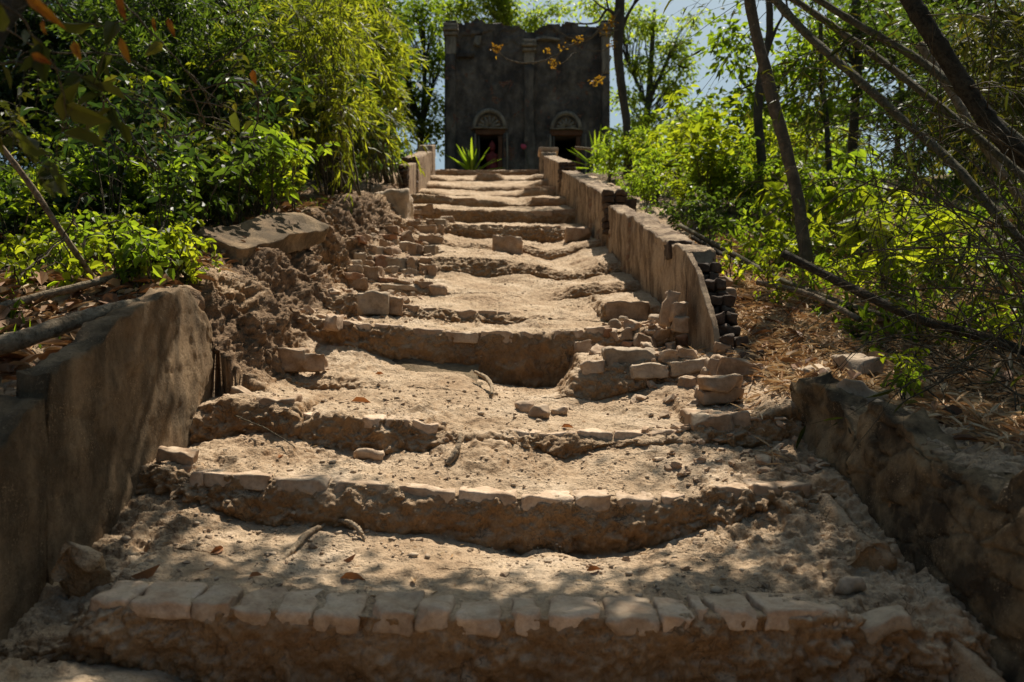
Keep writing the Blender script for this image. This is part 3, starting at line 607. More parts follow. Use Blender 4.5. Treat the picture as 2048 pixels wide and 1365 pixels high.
block(455, 778, 498, 832, name='stone_slab', label='dark slab standing on edge beside the left parapet', cat='slab', mat=M['brick_brown'], D=3.9, roll=24, chip=.3, depth=.1)
block(556, 702, 612, 740, name='stone_block', label='dark angular block below the left bank', cat='block', mat=M['brick_brown'], D=4.6, chip=.4)
block(606, 708, 650, 738, name='stone_block', label='squared brown block right of the dark angular one below the left bank', cat='block', mat=M['brick_brown'], D=4.62)
block(1678, 1165, 1730, 1192, name='stone', label='smooth grey stone right of the lowest brick row', cat='stone', mat=M['stone'], D=2.45, rnd_=.04)
block(1694, 1085, 1776, 1150, name='clay_lump', label='large lump of clay against the right wall above the lowest step', cat='clay lump', mat=M['dirt'], D=2.62, rnd_=.03, amp=.034, chip=.4, n=14)
block(1716, 1236, 1822, 1268, name='stone', label='long slanted stone half buried right of the lowest brick row', cat='stone', mat=M['stone'], D=2.22, roll=-12, chip=.4)
block(105, 1105, 205, 1175, name='clay_lump', label='rounded lump of earth against the left parapet above the lowest step', cat='clay lump', mat=M['dirt'], D=2.48, rnd_=.03, amp=.034, chip=.4, n=14)
block(746, 380, 815, 450, name='stone_block', label='big pale topped boulder on the left bank below the upper left parapet', cat='boulder', mat=M['stone'], D=11.0, depth=.75, amp=.03, chip=.3, n=12, rnd_=.05)
block(1700, 715, 1775, 742, name='tile', label='flat broken tile lying in the dry leaves right of the wall gap', cat='tile', mat=M['stone'], D=4.1, depth=.3)
block(1610, 735, 1668, 762, name='tile', label='flat stone half covered by straw behind the right wall gap', cat='tile', mat=M['stone'], D=4.0, depth=.25)
block(1675, 770, 1770, 812, name='tile', label='long flat dark tile tilted in the litter above the near right wall', cat='tile', mat=M['stone'], D=3.45, depth=.12, roll=22)

# fallen slab of the left parapet on the bank
V, Fq = worn_box(.34, 1.45, .15, 18, .010, .028, 5, 77, 0, .12)
o = link('wall_slab', mesh_np('wall_slab', V, Fq), M['plaster_left']); o.location = (-1.83, 5.95, .78); o.rotation_euler = (R(15.5), R(24), R(-5))
tag(o, 'long fallen plastered slab lying along the top of the left bank', 'wall slab')

# ------------------------------------------------------------------ parapets
def parapet(name, label, side, prof, thick, mat, lean=0., amp=.02, seed=0, step=.03, bricks_at=None, bthick=None, blocky=.0, top_amp=.02, dz=.04, u0=None, rowh=.03):
    """prof: (D, z_bottom, z_top). side -1/+1. inner face towards the stairs"""
    root = empty(name, (cx(prof[0][0])+side*1.35, prof[0][0], prof[0][1]), label, 'parapet wall')
    Ds = np.arange(prof[0][0], prof[-1][0]+1e-6, step); zb = np.interp(Ds, [p[0] for p in prof], [p[1] for p in prof]); zt = np.interp(Ds, [p[0] for p in prof], [p[2] for p in prof])
    hmax = float((zt-zb).max()); nh = max(8, int(hmax/rowh)); nt_ = max(4, int(thick/.04))
    loop = []
    for j in range(nh+1): loop.append((0., j/nh))
    for j in range(1, nt_+1): loop.append((j/nt_, 1.))
    for j in range(nh-1, -1, -1): loop.append((1., j/nh))
    n_, m_ = len(Ds), len(loop); Vv = np.zeros((n_+2, m_, 3))
    for i, (D, a, b) in enumerate(zip(Ds, zb, zt)):
        for j, (s, h) in enumerate(loop):
            u = side*(u0 or 1.35)+side*(s*thick)+side*lean*h*(b-a); Vv[i+1, j] = (cx(D)+u, D, a+(b-a)*h)
    for e, src in ((0, 1), (n_+1, n_)):
        c = Vv[src].mean(0); Vv[e] = c+(Vv[src]-c)*.03
    q = Vv.reshape(-1, 3)
    a_ = fbm(q*2.6, 4, seed+1); b_ = fbm(q*12, 4, seed+2); c_ = worley(q*7, seed+5)
    cv_, ce_ = cells(q*np.array([5.2, 4.2, 7.5])+.35*np.stack([a_, b_, a_], 1), seed+20); dx = amp*(a_*.9+b_*.45+.5*(.5-c_))+(blocky or amp*.10)*((cv_-.5)*1.6-1.6*sstep(.09, .0, ce_)); q[:, 0] += -side*dx; hh = np.tile(np.array([l[1] for l in loop]), n_+2)
    q[:, 2] += (hh > .93)*top_amp*(fbm(q*6, 3, seed+9)+.6*fbm(q*22, 2, seed+10)); q[:, 1] += .7*amp*fbm(q*9, 3, seed+12)
    Fq = grid_faces(n_+2, m_); 
    if side < 0: Fq = Fq[:, ::-1]
    V_ = q-np.array(root.location); link('wall_body', mesh_np('wall_body', V_, Fq), mat, root)
    if bricks_at:
        off_ = (.04 if bthick else 0); thick = bthick or thick
        for (D, z0, z1, dep, dark) in bricks_at:      # the ragged end: courses of bare brick
            z = z0; k = 0
            while z < z1:
                r_ = random.Random(int(D*50+k*7+seed)); h = .062
                for s in (0, 1):
                    V, Fb = worn_box(thick*.5*r_.uniform(.9, 1.05), dep*r_.uniform(.8, 1.15), h, 7, .010, .014, 14, seed*9+k*3+s, 0, .3)
                    ctr = np.array([cx(D)+side*1.35+side*off_+side*thick*(.25+.5*s)+side*lean*(z-z0), D+r_.uniform(-.03, .02), z+h/2])
                    V = V@rot(0, 0, R(r_.uniform(-13, 13))).T+ctr-np.array(root.location); link('brick', mesh_np('brick', V, Fb), dark, root)
                z += h+.010; k += 1
    return root
def zl(D, y): return (682.5-y)/F*D
ZB = lambda D: slope(D)-.18
# near left parapet (two pieces: the tall one and the lower one in front of it)
pts = [(98, 745), (150, 712), (185, 692), (257, 634), (310, 600), (358, 574), (385, 588), (412, 622), (428, 655)]
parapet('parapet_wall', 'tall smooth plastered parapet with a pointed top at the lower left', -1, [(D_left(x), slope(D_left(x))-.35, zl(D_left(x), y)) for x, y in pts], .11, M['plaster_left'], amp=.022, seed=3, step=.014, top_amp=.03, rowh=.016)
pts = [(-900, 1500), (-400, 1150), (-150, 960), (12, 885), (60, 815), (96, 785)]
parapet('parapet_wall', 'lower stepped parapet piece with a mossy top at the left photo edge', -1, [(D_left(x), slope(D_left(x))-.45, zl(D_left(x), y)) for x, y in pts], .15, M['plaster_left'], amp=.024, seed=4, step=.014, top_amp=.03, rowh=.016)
# upper left parapet remnants
def dl(px): return 2211/(978-px)
parapet('parapet_wall', 'thin bright plaster slab standing at the foot of the upper left parapet', -1, [(dl(818), zl(dl(818), 402), zl(dl(818), 330)), (dl(832), zl(dl(832), 385), zl(dl(832), 326))], .18, M['plaster_right'], amp=.01, seed=21, top_amp=.01, bricks_at=[(dl(817), zl(13.8, 400), zl(13.8, 334), .16, M['brick_dark'])])
parapet('parapet_wall', 'long pale plastered parapet along the left of the highest steps', -1, [(dl(836), ZB(dl(836)), zl(dl(836), 316)), (dl(850), ZB(dl(850)), zl(dl(850), 309)), (dl(864), ZB(dl(864)), zl(dl(864), 303))], .3, M['plaster_right'], amp=.02, seed=22, bricks_at=[(dl(835), zl(dl(835), 375), zl(dl(835), 318), .16, M['brick_dark'])])
parapet('parapet_wall', 'topmost left parapet post beside the top of the steps', -1, [(dl(865), ZB(dl(865)), zl(dl(865), 292)), (dl(871), ZB(dl(871)), zl(dl(871), 291))], .35, M['plaster_right'], amp=.02, seed=23)
# upper right parapet: four pieces stepping down
dr = D_right
def prof_r(pts): return [(dr(x), ZB(dr(x)), zl(dr(x), y)) for x, y in pts]
parapet('parapet_wall', 'long plastered parapet on the right with a rounded shoulder and flaking orange stains', 1, prof_r([(1430, 690), (1425, 655), (1413, 610), (1400, 575), (1388, 535), (1372, 505), (1352, 492), (1330, 482), (1300, 462), (1262, 432), (1240, 425), (1216, 412)][5:]), .20, M['plaster_right'], amp=.022, seed=31, step=.02, top_amp=.035, rowh=.02)
parapet('parapet_wall', 'collapsing near end of the long right parapet, thin plaster over bare brick', 1, prof_r([(1430, 690), (1425, 655), (1413, 610), (1400, 575), (1388, 535), (1373, 506)]), .035, M['plaster_right'], amp=.010, seed=35, step=.02, top_amp=.02, rowh=.02,
        bricks_at=[(D_, zb_, zt_, .12, M['brick_dark']) for D_, zb_, zt_ in ((4.66, -.10, .0), (4.80, -.04, .14), (4.93, .0, .27), (5.06, .03, .37), (5.19, .08, .50))], bthick=.15)
parapet('parapet_wall', 'middle right parapet with streaked face and a dark brick end', 1, prof_r([(1204, 388), (1185, 376), (1160, 362), (1140, 350), (1122, 342)]), .26, M['plaster_right'], amp=.03, seed=32, step=.06, bricks_at=[(dr(1205), zl(dr(1205), 470), zl(dr(1205), 392), .2, M['brick_dark'])])
parapet('parapet_wall', 'short upper right parapet with an orange stained face below the capped post', 1, prof_r([(1117, 325), (1100, 318), (1087, 312)]), .3, M['plaster_right'], amp=.02, seed=33, step=.08, bricks_at=[(dr(1118), zl(dr(1118), 372), zl(dr(1118), 330), .2, M['brick_dark'])])
r_ = parapet('parapet_post', 'square post with a pale cap at the top right of the steps', 1, prof_r([(1083, 306), (1078, 305)]), .38, M['plaster_right'], amp=.015, seed=34, step=.08)
V, Fq = worn_box(.50, .6, .13, 8, .03, .01, 8, 5); D_ = dr(1081)
V += np.array([cx(D_)+1.35+.2, D_+.25, zl(D_, 300)])-np.array(r_.location); link('cap', mesh_np('cap', V, Fq), M['brick_pale'], r_)
# outer brick course behind the right parapets
for i, (x, y, w_, hh) in enumerate([(1222, 384, 34, 22), (1236, 398, 36, 26)]):
    block(x, y, x+w_, y+hh, name='broken_block', label=['upper dark brick lump behind the middle right parapet', 'lower dark brick lump behind the middle right parapet'][i], cat='block', mat=M['brick_dark'], D=9.6-i*.3, depth=.5, amp=.02)
block(1340, 482, 1385, 512, name='loose_brick', label='dark brick lying on the shoulder of the long right parapet', mat=M['brick_dark'], D=5.75, depth=.25)
for i, (x, y) in enumerate([(1398, 530), (1424, 552), (1430, 575)]):
    block(x, y, x+42, y+24, name='loose_brick', label=['top dark brick in the ragged course behind the long right parapet end', 'middle dark brick in the ragged course behind the long right parapet end', 'lowest dark brick in the ragged course behind the long right parapet end'][i], mat=M['brick_brown'], D=5.5-i*.22, depth=.22)
# near right rubble wall, two pieces
parapet('parapet_wall', 'dark crumbling wall stub beside the third step on the right', 1, [(dr(x), slope(dr(x))-.3, zl(dr(x), y)) for x, y in ((1640, 860), (1622, 830), (1600, 800), (1570, 772), (1545, 758), (1530, 766))], .13, M['plaster_rubble'], amp=.06, seed=41, u0=1.42, step=.012, top_amp=.05, lean=.10, blocky=.009, rowh=.014)
parapet('parapet_wall', 'big rough stained stone wall at the lower right corner', 1, [(dr(x), slope(dr(x))-.16, zl(dr(x), y)) for x, y in ((3200, 1500), (2500, 1120), (2200, 960), (2048, 930), (1950, 915), (1900, 968), (1875, 988), (1800, 925), (1755, 880), (1700, 830), (1660, 812), (1646, 842))], .13, M['plaster_rubble'], amp=.045, seed=42, step=.011, top_amp=.055, u0=1.42, lean=.16, blocky=.009, rowh=.012)
# plinth the near right wall stands on: leaves the dark groove along its foot
parapet('soil_ramp', 'strip of crumbled soil banked along the foot of the rough lower right wall', 1, [(1.1, slope(1.1)-.35, slope(1.1)-.04), (2.0, slope(2.)-.33, slope(2.)-.02), (3.2, slope(3.2)-.3, slope(3.2)-.02)], .03, M['dirt'], amp=.022, seed=43, step=.014, top_amp=.012, lean=.75, u0=1.12, rowh=.014)
# ------------------------------------------------------------------ the ruined hall
BD = 26.5
def bx(px): return (px-1024)/F*BD
def bz(py): return (682.5-py)/F*BD
B0 = 4.25
hall = empty('ruined_hall', (bx(1055), BD, B0), 'roofless dark stained plaster hall with two arched doorways at the top of the steps', 'building')
hl = np.array(hall.location)
gx_ = np.arange(bx(889), bx(1221)+.01, .05); gz_ = np.arange(B0-.3, bz(40)+.3, .05)
def top_z(px):
    xs = [889, 905, 930, 1000, 1035, 1044, 1052, 1072, 1078, 1090, 1150, 1205, 1212, 1222]
    ys = [40, 41, 42, 44, 50, 60, 66, 64, 56, 48, 47, 50, 48, 52]
    return bz(np.interp(px, xs, ys))
def in_door(X, Z):
    px = X/BD*F+1024; py = 682.5-Z/BD*F
    a = (px > 956)&(px < 1004)&(py > 271); b = (px > 1106)&(px < 1160)&(py > 273)
    return a | b
def relief(X, Z):
    """how far the wall stands proud (towards the camera)"""
    px = X/BD*F+1024; py = 682.5-Z/BD*F; d = np.zeros_like(X)
    return d
CX, CZ = np.meshgrid(gx_, gz_); nzr, nxc = CX.shape
cxm = (CX[:-1, :-1]+.025); czm = (CZ[:-1, :-1]+.025)
tn = .16*fbm(np.stack([cxm.ravel()*2.6, cxm.ravel()*0, cxm.ravel()*0], 1), 4, 88).reshape(cxm.shape)
solid = (czm < top_z(cxm/BD*F+1024)+tn) & ~in_door(cxm, czm)
TH = .55
Vf = np.stack([CX, np.full_like(CX, BD), CZ], -1).reshape(-1, 3); Vb = Vf+np.array([0, TH, 0])
nn = .05*fbm(Vf*1.7, 4, 90)+.03*fbm(Vf*7, 3, 91)+.05*sstep(bz(140), bz(60), Vf[:, 2])*(vnoise(Vf*4.2, 92) > .1)
Vf = Vf.copy(); Vf[:, 1] += nn
nv = len(Vf); quads = []
for i in range(nzr-1):
    for j in range(nxc-1):
        if not solid[i, j]: continue
        a, b, c, d = i*nxc+j, i*nxc+j+1, (i+1)*nxc+j+1, (i+1)*nxc+j
        quads.append((a, b, c, d)); quads.append((b+nv, a+nv, d+nv, c+nv))
        for (di, dj, e0, e1) in ((-1, 0, a, b), (0, 1, b, c), (1, 0, c, d), (0, -1, d, a)):
            ii, jj = i+di, j+dj
            if ii < 0 or jj < 0 or ii >= nzr-1 or jj >= nxc-1 or not solid[ii, jj]: quads.append((e1, e0, e0+nv, e1+nv))
link('front_wall', mesh_np('front_wall', np.vstack([Vf, Vb])-hl, quads, False), M['facade'], hall)
def hbox(name, x0, x1, y0, y1, z0, z1, mat, parent=None, n=6, amp=.015, seed=1, chip=.05):
    V, Fq = worn_box(x1-x0, y1-y0, z1-z0, n, .02, amp, 5, seed, 0, chip)
    p = parent or hall; off = hl if p is hall else hl
    return link(name, mesh_np(name, V+np.array([(x0+x1)/2, (y0+y1)/2, (z0+z1)/2])-off, Fq), mat, p)
# side and back walls, behind the front wall
L_, R__ = bx(889), bx(1221)
hbox('side_wall', L_, L_+.5, BD+TH+.01, BD+6, B0-.3, bz(52), M['facade'], n=16, amp=.05, seed=3)
hbox('side_wall', R__-.5, R__, BD+TH+.01, BD+6, B0-.3, bz(60), M['facade'], n=16, amp=.05, seed=4)
hbox('back_wall', L_, R__, BD+6.01, BD+6.5, B0-.3, bz(120), M['facade'], n=16, amp=.05, seed=5)
hbox('floor_slab', L_+.1, R__-.1, BD-.6, BD+6, B0-.5, B0+.14, M['stone'], n=6, amp=.02, seed=6)
# unseen slab added inside the roofless hall, keeps the doorways dark
hbox('shade_slab', L_+.5, R__-.5, BD+TH+.02, BD+5.9, bz(225), bz(205), M['facade'], n=6, amp=.02, seed=7)
# pilasters with capitals
for k, (a, b, top, pale) in enumerate(((890, 914, 52, 1), (1046, 1070, 84, 1), (1201, 1220, 52, 1))):
    capb = [112, 132, 150][k]
    hbox('pilaster_shaft', bx(a)+.04, bx(b)-.04, BD-.17, BD+.03, B0-.1, bz(capb)-.01, M['facade'], n=14, amp=.035, seed=10+k)
    hbox('pilaster_head', bx(a)+.03, bx(b)-.03, BD-.16, BD+.04, bz(capb), bz(top+22), M['facade_pale'], n=8, amp=.015, seed=14+k)
    for m_, (yy, pr) in enumerate(((top+18, .10), (top+10, .17), (top+2, .13))):
        hbox('capital', bx(a)-pr*.35, bx(b)+pr*.35, BD-.16-pr, BD+.05, bz(yy+5), bz(yy-1.5), M['facade_pale'], n=6, amp=.012, seed=20+k*3+m_)
    if k != 1: hbox('entablature_stub', bx(a)+.02, bx(b)-.02, BD-.13, BD+.04, bz(top), bz(top-8), M['facade'], n=6, amp=.02, seed=30+k)
# broken cornice remains
for k, (a, b, y0, y1) in enumerate(((940, 968, 62, 72), (948, 962, 74, 92), (916, 950, 108, 116), (1070, 1120, 76, 82), (1130, 1170, 70, 80))):
    hbox('cornice_fragment', bx(a), bx(b), BD-.12, BD+.03, bz(y1), bz(y0), M['facade_pale'] if k % 2 else M['facade'], n=8, amp=.04, seed=40+k, chip=.3)
# the arched doorways
def arch_ring(px, py, r0, r1, y0, y1, seed, a0=0, a1=math.pi, n=26):
    """half ring standing proud of the wall, pixel radii"""
    mb = MB(); V = []
    for i in range(n+1):
        a = a0+(a1-a0)*i/n
        for (r, y) in ((r0, y1), (r0, y0), (r1, y0), (r1, y1)):
            V.append([bx(px+r*math.cos(a)), y, bz(py-r*1.08*math.sin(a))])
    V = np.array(V); V += .012*np.stack([fbm(V*9, 2, seed+k) for k in range(3)], 1)
    Fq = grid_faces(n+1, 4, close=True)
    Fq = np.vstack([Fq, [[3, 2, 1, 0]], [[n*4, n*4+1, n*4+2, n*4+3]]]); mb.add(V-hl, Fq); return mb
def tymp(px, py, r, y0, seed):
    V = []; n = 30; m_ = 8
    for i in range(n+1):
        a = math.pi*i/n
        for j in range(m_+1): rr = r*j/m_; V.append([bx(px+rr*math.cos(a)), y0, bz(py-rr*1.05*math.sin(a))])
    V = np.array(V); V[:, 1] -= .035*np.abs(fbm(V*6, 3, seed)); return V-hl, grid_faces(n+1, m_+1)[:, ::-1]
for k, (c, top, base, rr) in enumerate(((979, 222, 256, 34), (1132, 225, 258, 31))):
    arch_ring(c, base, rr-7, rr, BD-.14, BD+.03, 50+k).build('outer_arch', M['facade_pale'], hall)
    arch_ring(c, base, rr-11, rr-8, BD-.08, BD+.03, 53+k).build('inner_arch', M['facade'], hall)
    V, Fq = tymp(c, base, rr-10, BD-.05, 60+k); link('tympanum', mesh_np('tympanum', V, Fq), M['plaster_rubble'], hall)
    for q in range(7):    # carved rays of the tympanum
        a = math.pi*(q+.5)/7; mb = MB(); P_ = [np.array([bx(c+r*math.cos(a)), BD-.085, bz(base-r*math.sin(a))])-hl for r in (4, (rr-12)*.6, rr-12)]
        V, Fq = tube(P_, [.03, .05, .03], 6); mb.add(V, Fq); mb.build('carving', M['facade_pale'], hall)
    hbox('ledge', bx(c-rr-2), bx(c+rr+2), BD-.17, BD+.02, bz(base+3.5), bz(base+.4), M['facade_pale'], seed=70+k)
    xa, xb = ((956, 1004), (1106, 1160))[k]
    hbox('lintel', bx(xa-6), bx(xb+6), BD-.10, BD+.16, bz(base+15), bz(base+4), M['door_wood'], n=8, seed=72+k)
    for j, (x0, x1) in enumerate(((xa-1, xa+3.5), (xb-8, xb+1))):
        hbox('door_jamb', bx(x0), bx(x1), BD-.06, BD+.2, B0-.1, bz(base+15.2), M['door_wood'] if j else M['facade'], n=8, seed=76+2*k+j)
    for (x0, x1) in ((xa-12, xa-3), (xb+3, xb+13)):
        hbox('door_pier', bx(x0), bx(x1), BD-.12, BD+.02, B0-.1, bz(base+12), M['facade'], n=10, seed=int(80+x0))
        hbox('door_column', bx(x1-4), bx(x1-.5), BD-.2, BD-.1, B0-.1, bz(base+14), M['facade_pale'], n=8, seed=int(90+x0))
# small reddish statue standing on its pedestal in the left doorway
st = empty('statue', (bx(984), BD+.1, B0+.12), 'dark reddish draped statue standing inside the left doorway', 'statue')
def lathe(prof, cx0, cy0, n=14, sy=1., seed=0, amp=.01):
    V = []; 
    for (r, z) in prof:
        for k in range(n): a = 2*math.pi*k/n; V.append([cx0+r*math.cos(a), cy0+r*sy*math.sin(a), z])
    V = np.array(V); V += amp*np.stack([fbm(V*9, 2, seed+k) for k in range(3)], 1); return V, grid_faces(len(prof), n, close=True)
rb = new_mat('red_paint_old'); finish(rb[1], rb[2], ramp(rb[1], noise(rb[1], worldvec(rb[1]), 9, 4), [(.3, (.10, .018, .018)), (.7, (.24, .045, .04))]), None, .8); M['red'] = rb[0]
rp = new_mat('pink_petals'); finish(rp[1], rp[2], (.5, .08, .12), None, .7); M['pink'] = rp[0]
V, Fq = lathe([(.0, .0), (.34, .0), (.34, .5), (.3, .55), (.27, .62), (.29, 1.0), (.25, 1.2), (.0, 1.2)], 0, 0, 14, .8, 3); link('pedestal', mesh_np('pedestal', V, Fq), M['door_wood'], st)
V, Fq = lathe([(.0, 1.2), (.24, 1.2), (.22, 1.4), (.17, 1.6), (.23, 1.78), (.20, 1.86), (.07, 1.92), (.07, 1.97), (.0, 1.97)], 0, 0, 14, .7, 5); link('draped_body', mesh_np('draped_body', V, Fq), M['red'], st)
V, Fq = lathe([(.0, 1.96), (.08, 1.97), (.12, 2.06), (.115, 2.16), (.07, 2.24), (.03, 2.32), (.0, 2.34)], 0, 0, 12, .95, 6, .006); link('head', mesh_np('head', V, Fq), M['red'], st)
fl = empty('flower_offering', (bx(1050), BD-.4, B0+.14), 'pink flower on a thin stalk before the wall between the doorways', 'flower')
mb = MB(); mb.add(*tube(smooth_path([(.25, 0, 0), (.2, 0, .9), (.08, 0, 1.5), (-.04, 0, 1.95)], 12), .018, 5)); mb.build('stalk', M['culm'], fl)
V, Fq = worn_box(.17, .15, .15, 5, .07, .02, 9, 3); link('blossom', mesh_np('blossom', V+np.array([-.05, 0, 1.98]), Fq), M['pink'], fl)
# ------------------------------------------------------------------ vegetation
RS_ = np.random.RandomState(11)
def unit(v): return v/(np.linalg.norm(v, axis=-1, keepdims=True)+1e-9)
def leaves(C, A, Lg, Wd, rs, simple=False, fold=.25, curl=.15, Nrm=None):
    """C base points, A leaf axes, Lg lengths, Wd widths"""
    n = len(C); A = unit(A)
    Nr = rs.normal(size=(n, 3))+(np.array([0, 0, 1.4]) if Nrm is None else Nrm)
    S = unit(np.cross(A, Nr)); Nn = np.cross(S, A)
    Lg = np.asarray(Lg)[:, None]*np.ones((n, 1)); Wd = np.asarray(Wd)[:, None]*np.ones((n, 1))
    if simple:
        V = np.stack([C, C+A*Lg*.45+S*Wd*.5, C+A*Lg-Nn*Lg*curl, C+A*Lg*.45-S*Wd*.5], 1).reshape(-1, 3)
        return V, np.arange(n*4).reshape(n, 4)
    up = Nn*Wd*fold
    V = np.stack([C, C+A*Lg*.28+S*Wd*.46+up, C+A*Lg*.68+S*Wd*.36+up-Nn*Lg*curl*.4, C+A*Lg-Nn*Lg*curl,
                  C+A*Lg*.68-S*Wd*.36+up-Nn*Lg*curl*.4, C+A*Lg*.28-S*Wd*.46+up], 1).reshape(-1, 3)
    b = np.arange(n)[:, None]*6
    return V, np.vstack([b+np.array([[0, 3, 2, 1]]), b+np.array([[0, 5, 4, 3]])])
def crown_mesh(lobes, per_m3, lsize, rs, width=.5, droop=.4, simple=True, clus=.35, nper=40, shell=.5):
    """lobes: (x,y,z,rx,ry,rz). leaves hang in small clusters spread through each lobe, with gaps between"""
    mb = MB(); cc = []
    for (x, y, z, rx, ry, rz) in lobes:
        k = max(3, int(per_m3*math.pi*rx*rz/(lsize*lsize*width*.25)/nper)); d = unit(rs.normal(size=(k, 3))); r = rs.uniform(0, 1, k)**shell
        ctr = np.array([x, y, z])+d*r[:, None]*np.array([rx, ry, rz])*(1+.25*rs.uniform(-1, 1, (k, 1))); cc.append(ctr)
        m_ = nper; s = clus*rs.uniform(.5, 1.3, k)
        base = (ctr[:, None, :]+rs.normal(size=(k, m_, 3))*np.stack([s, s, s*.55], -1)[:, None, :]*.5).reshape(-1, 3)
        out = unit(base-np.repeat(ctr, m_, 0)+rs.normal(size=base.shape)*.1); out[:, 2] -= droop
        Lg = lsize*rs.uniform(.6, 1.25, len(base)); mb.add(*leaves(base, out+rs.normal(size=base.shape)*.35, Lg, Lg*width, rs, simple))
    return mb, np.vstack(cc)
def branches(mb, trunk_pts, ctrs, rs, r0=.03, frac=.35, sides=4, maxL=99):
    T = np.asarray(trunk_pts); idx = rs.permutation(len(ctrs))[:max(3, int(len(ctrs)*frac))]
    for i in idx:
        c = ctrs[i]; low = T[T[:, 2] < c[2]-.2*abs(c[2]-T[0, 2])]
        if len(low) == 0: low = T[:max(2, len(T)//2)]
        a = low[np.argmin(np.linalg.norm(low-c, axis=1))]; L = np.linalg.norm(c-a)
        if L < .05 or L > maxL: continue
        mid_ = a*.5+c*.5+rs.normal(size=3)*L*.08+np.array([0, 0, L*.08]); P_ = smooth_path([a, mid_, c], 7, L*.015, int(i))
        mb.add(*tube(P_, np.linspace(min(r0, .012*L+.006), .004, 7), sides))
def tree(name, label, trunks, lobes, leaf, bark, lsize, density, cat='tree', group=None, seed=0, width=.5, droop=.4, nper=40, clus=.35, simple=True, r0=.03, frac=.35, base=None, shell=.5, maxL=99):
    """trunks: list of [(x,y,z,r)...]; everything in world metres"""
    rs = np.random.RandomState(seed); b = base or trunks[0][0]; loc = Vector(b[:3]); la = np.array(b[:3], float)
    root = empty(name, loc, label, cat, group)
    allt = []
    for k, t in enumerate(trunks):
        P_ = smooth_path([p[:3] for p in t], max(8, 6*len(t)), .0, seed); r = np.interp(np.linspace(0, 1, len(P_)), np.linspace(0, 1, len(t)), [p[3] for p in t])
        P_ = P_+np.stack([fbm(P_*1.3, 2, seed+k), fbm(P_*1.3, 2, seed+k+5), 0*P_[:, 0]], 1)*.04
        V, Fq = tube(P_-la, r, 10, .07, seed); mb = MB(); mb.add(V, Fq); mb.build('trunk' if k == 0 else 'limb', bark, root); allt.append(P_)
    T = np.vstack(allt)
    if lobes:
        mb, ctr = crown_mesh(lobes, density, lsize, rs, width, droop, simple, clus, nper, shell)
        mb.V = [v-la for v in mb.V]; mb.build('crown', leaf, root, smooth=False)
        bm = MB(); branches(bm, T, ctr, rs, r0, frac, 4, maxL); bm.V = [v-la for v in bm.V]
        if bm.V: bm.build('branches', bark, root)
    return root
def tp(pts, D):   # trunk from photo pixels at one distance: (px, py, width px)
    out = []
    for p in pts:
        d = p[3] if len(p) > 3 else D; v = at(p[0], p[1], d); out.append((v.x, v.y, v.z, p[2]/F*d/2))
    return out
def lb(pts, D):   # crown lobes from pixels: (px, py, r px horizontally, r px vertically[, D])
    out = []
    for p in pts:
        d = p[4] if len(p) > 4 else D; v = at(p[0], p[1], d); out.append((v.x, v.y, v.z, p[2]/F*d, max(p[2], p[3])/F*d*.9, p[3]/F*d))
    return out
def trunk_to_ground(t):
    """extend the first point down into the ground"""
    x, y, z, r = t[0]; g = drop(x, y); return [(x, y, g.z-.15, r*1.25)]+list(t) if g.z < z-.1 else list(t)

# --- trees behind and beside the hall
tree('leafy_tree', 'dark leafed tree with sky showing through just left of the hall', [trunk_to_ground(tp([(838, 330, 12), (846, 240, 11), (850, 120, 8)], 31)), tp([(846, 260, 8), (815, 160, 6)], 31), tp([(846, 250, 7), (870, 160, 5)], 31)],
     lb([(822, 190, 34, 26), (852, 130, 30, 24), (800, 235, 26, 20), (868, 205, 24, 26), (878, 110, 22, 20), (800, 120, 34, 30), (838, 262, 26, 16), (870, 290, 18, 14), (860, 60, 26, 22), (790, 290, 26, 16), (800, 50, 40, 30), (850, 15, 40, 24), (765, 180, 30, 40), (870, 255, 20, 20)], 31), M['leaf_bright'], M['bark_dark'], .20, 2.8, seed=1, nper=26, clus=.5, frac=.6)
tree('leafy_tree', 'tall round topped tree rising behind the notch in the hall roofline', [trunk_to_ground(tp([(1030, 200, 14), (1020, 60, 10), (1010, -60, 8)], 37))],
     lb([(1000, 10, 40, 26), (1060, 40, 30, 22), (940, 14, 30, 22), (1110, 20, 26, 16), (1065, 75, 20, 14), (980, -40, 70, 40), (900, 20, 26, 30), (1010, 40, 40, 14)], 36), M['leaf_air'], M['bark_dark'], .22, 3, seed=2, nper=26, clus=.6, frac=.5)
tree('leafy_tree', 'airy light green tree standing against the sky right of the hall', [trunk_to_ground(tp([(1290, 300, 16), (1300, 160, 12), (1310, 20, 7)], 33)), tp([(1297, 200, 9), (1350, 90, 5)], 33), tp([(1297, 220, 8), (1250, 110, 5)], 33)],
     lb([(1290, 50, 42, 30), (1345, 88, 34, 26), (1280, 130, 36, 24), (1345, 175, 36, 28), (1260, 195, 26, 24), (1300, 255, 50, 30), (1235, 40, 30, 30), (1375, 40, 22, 16), (1190, 10, 44, 14), (1360, 130, 30, 18), (1265, 280, 30, 30), (1390, 250, 30, 24)], 33), M['leaf_air'], M['bark_dark'], .21, 2.6, seed=3, nper=26, clus=.6, frac=.5)
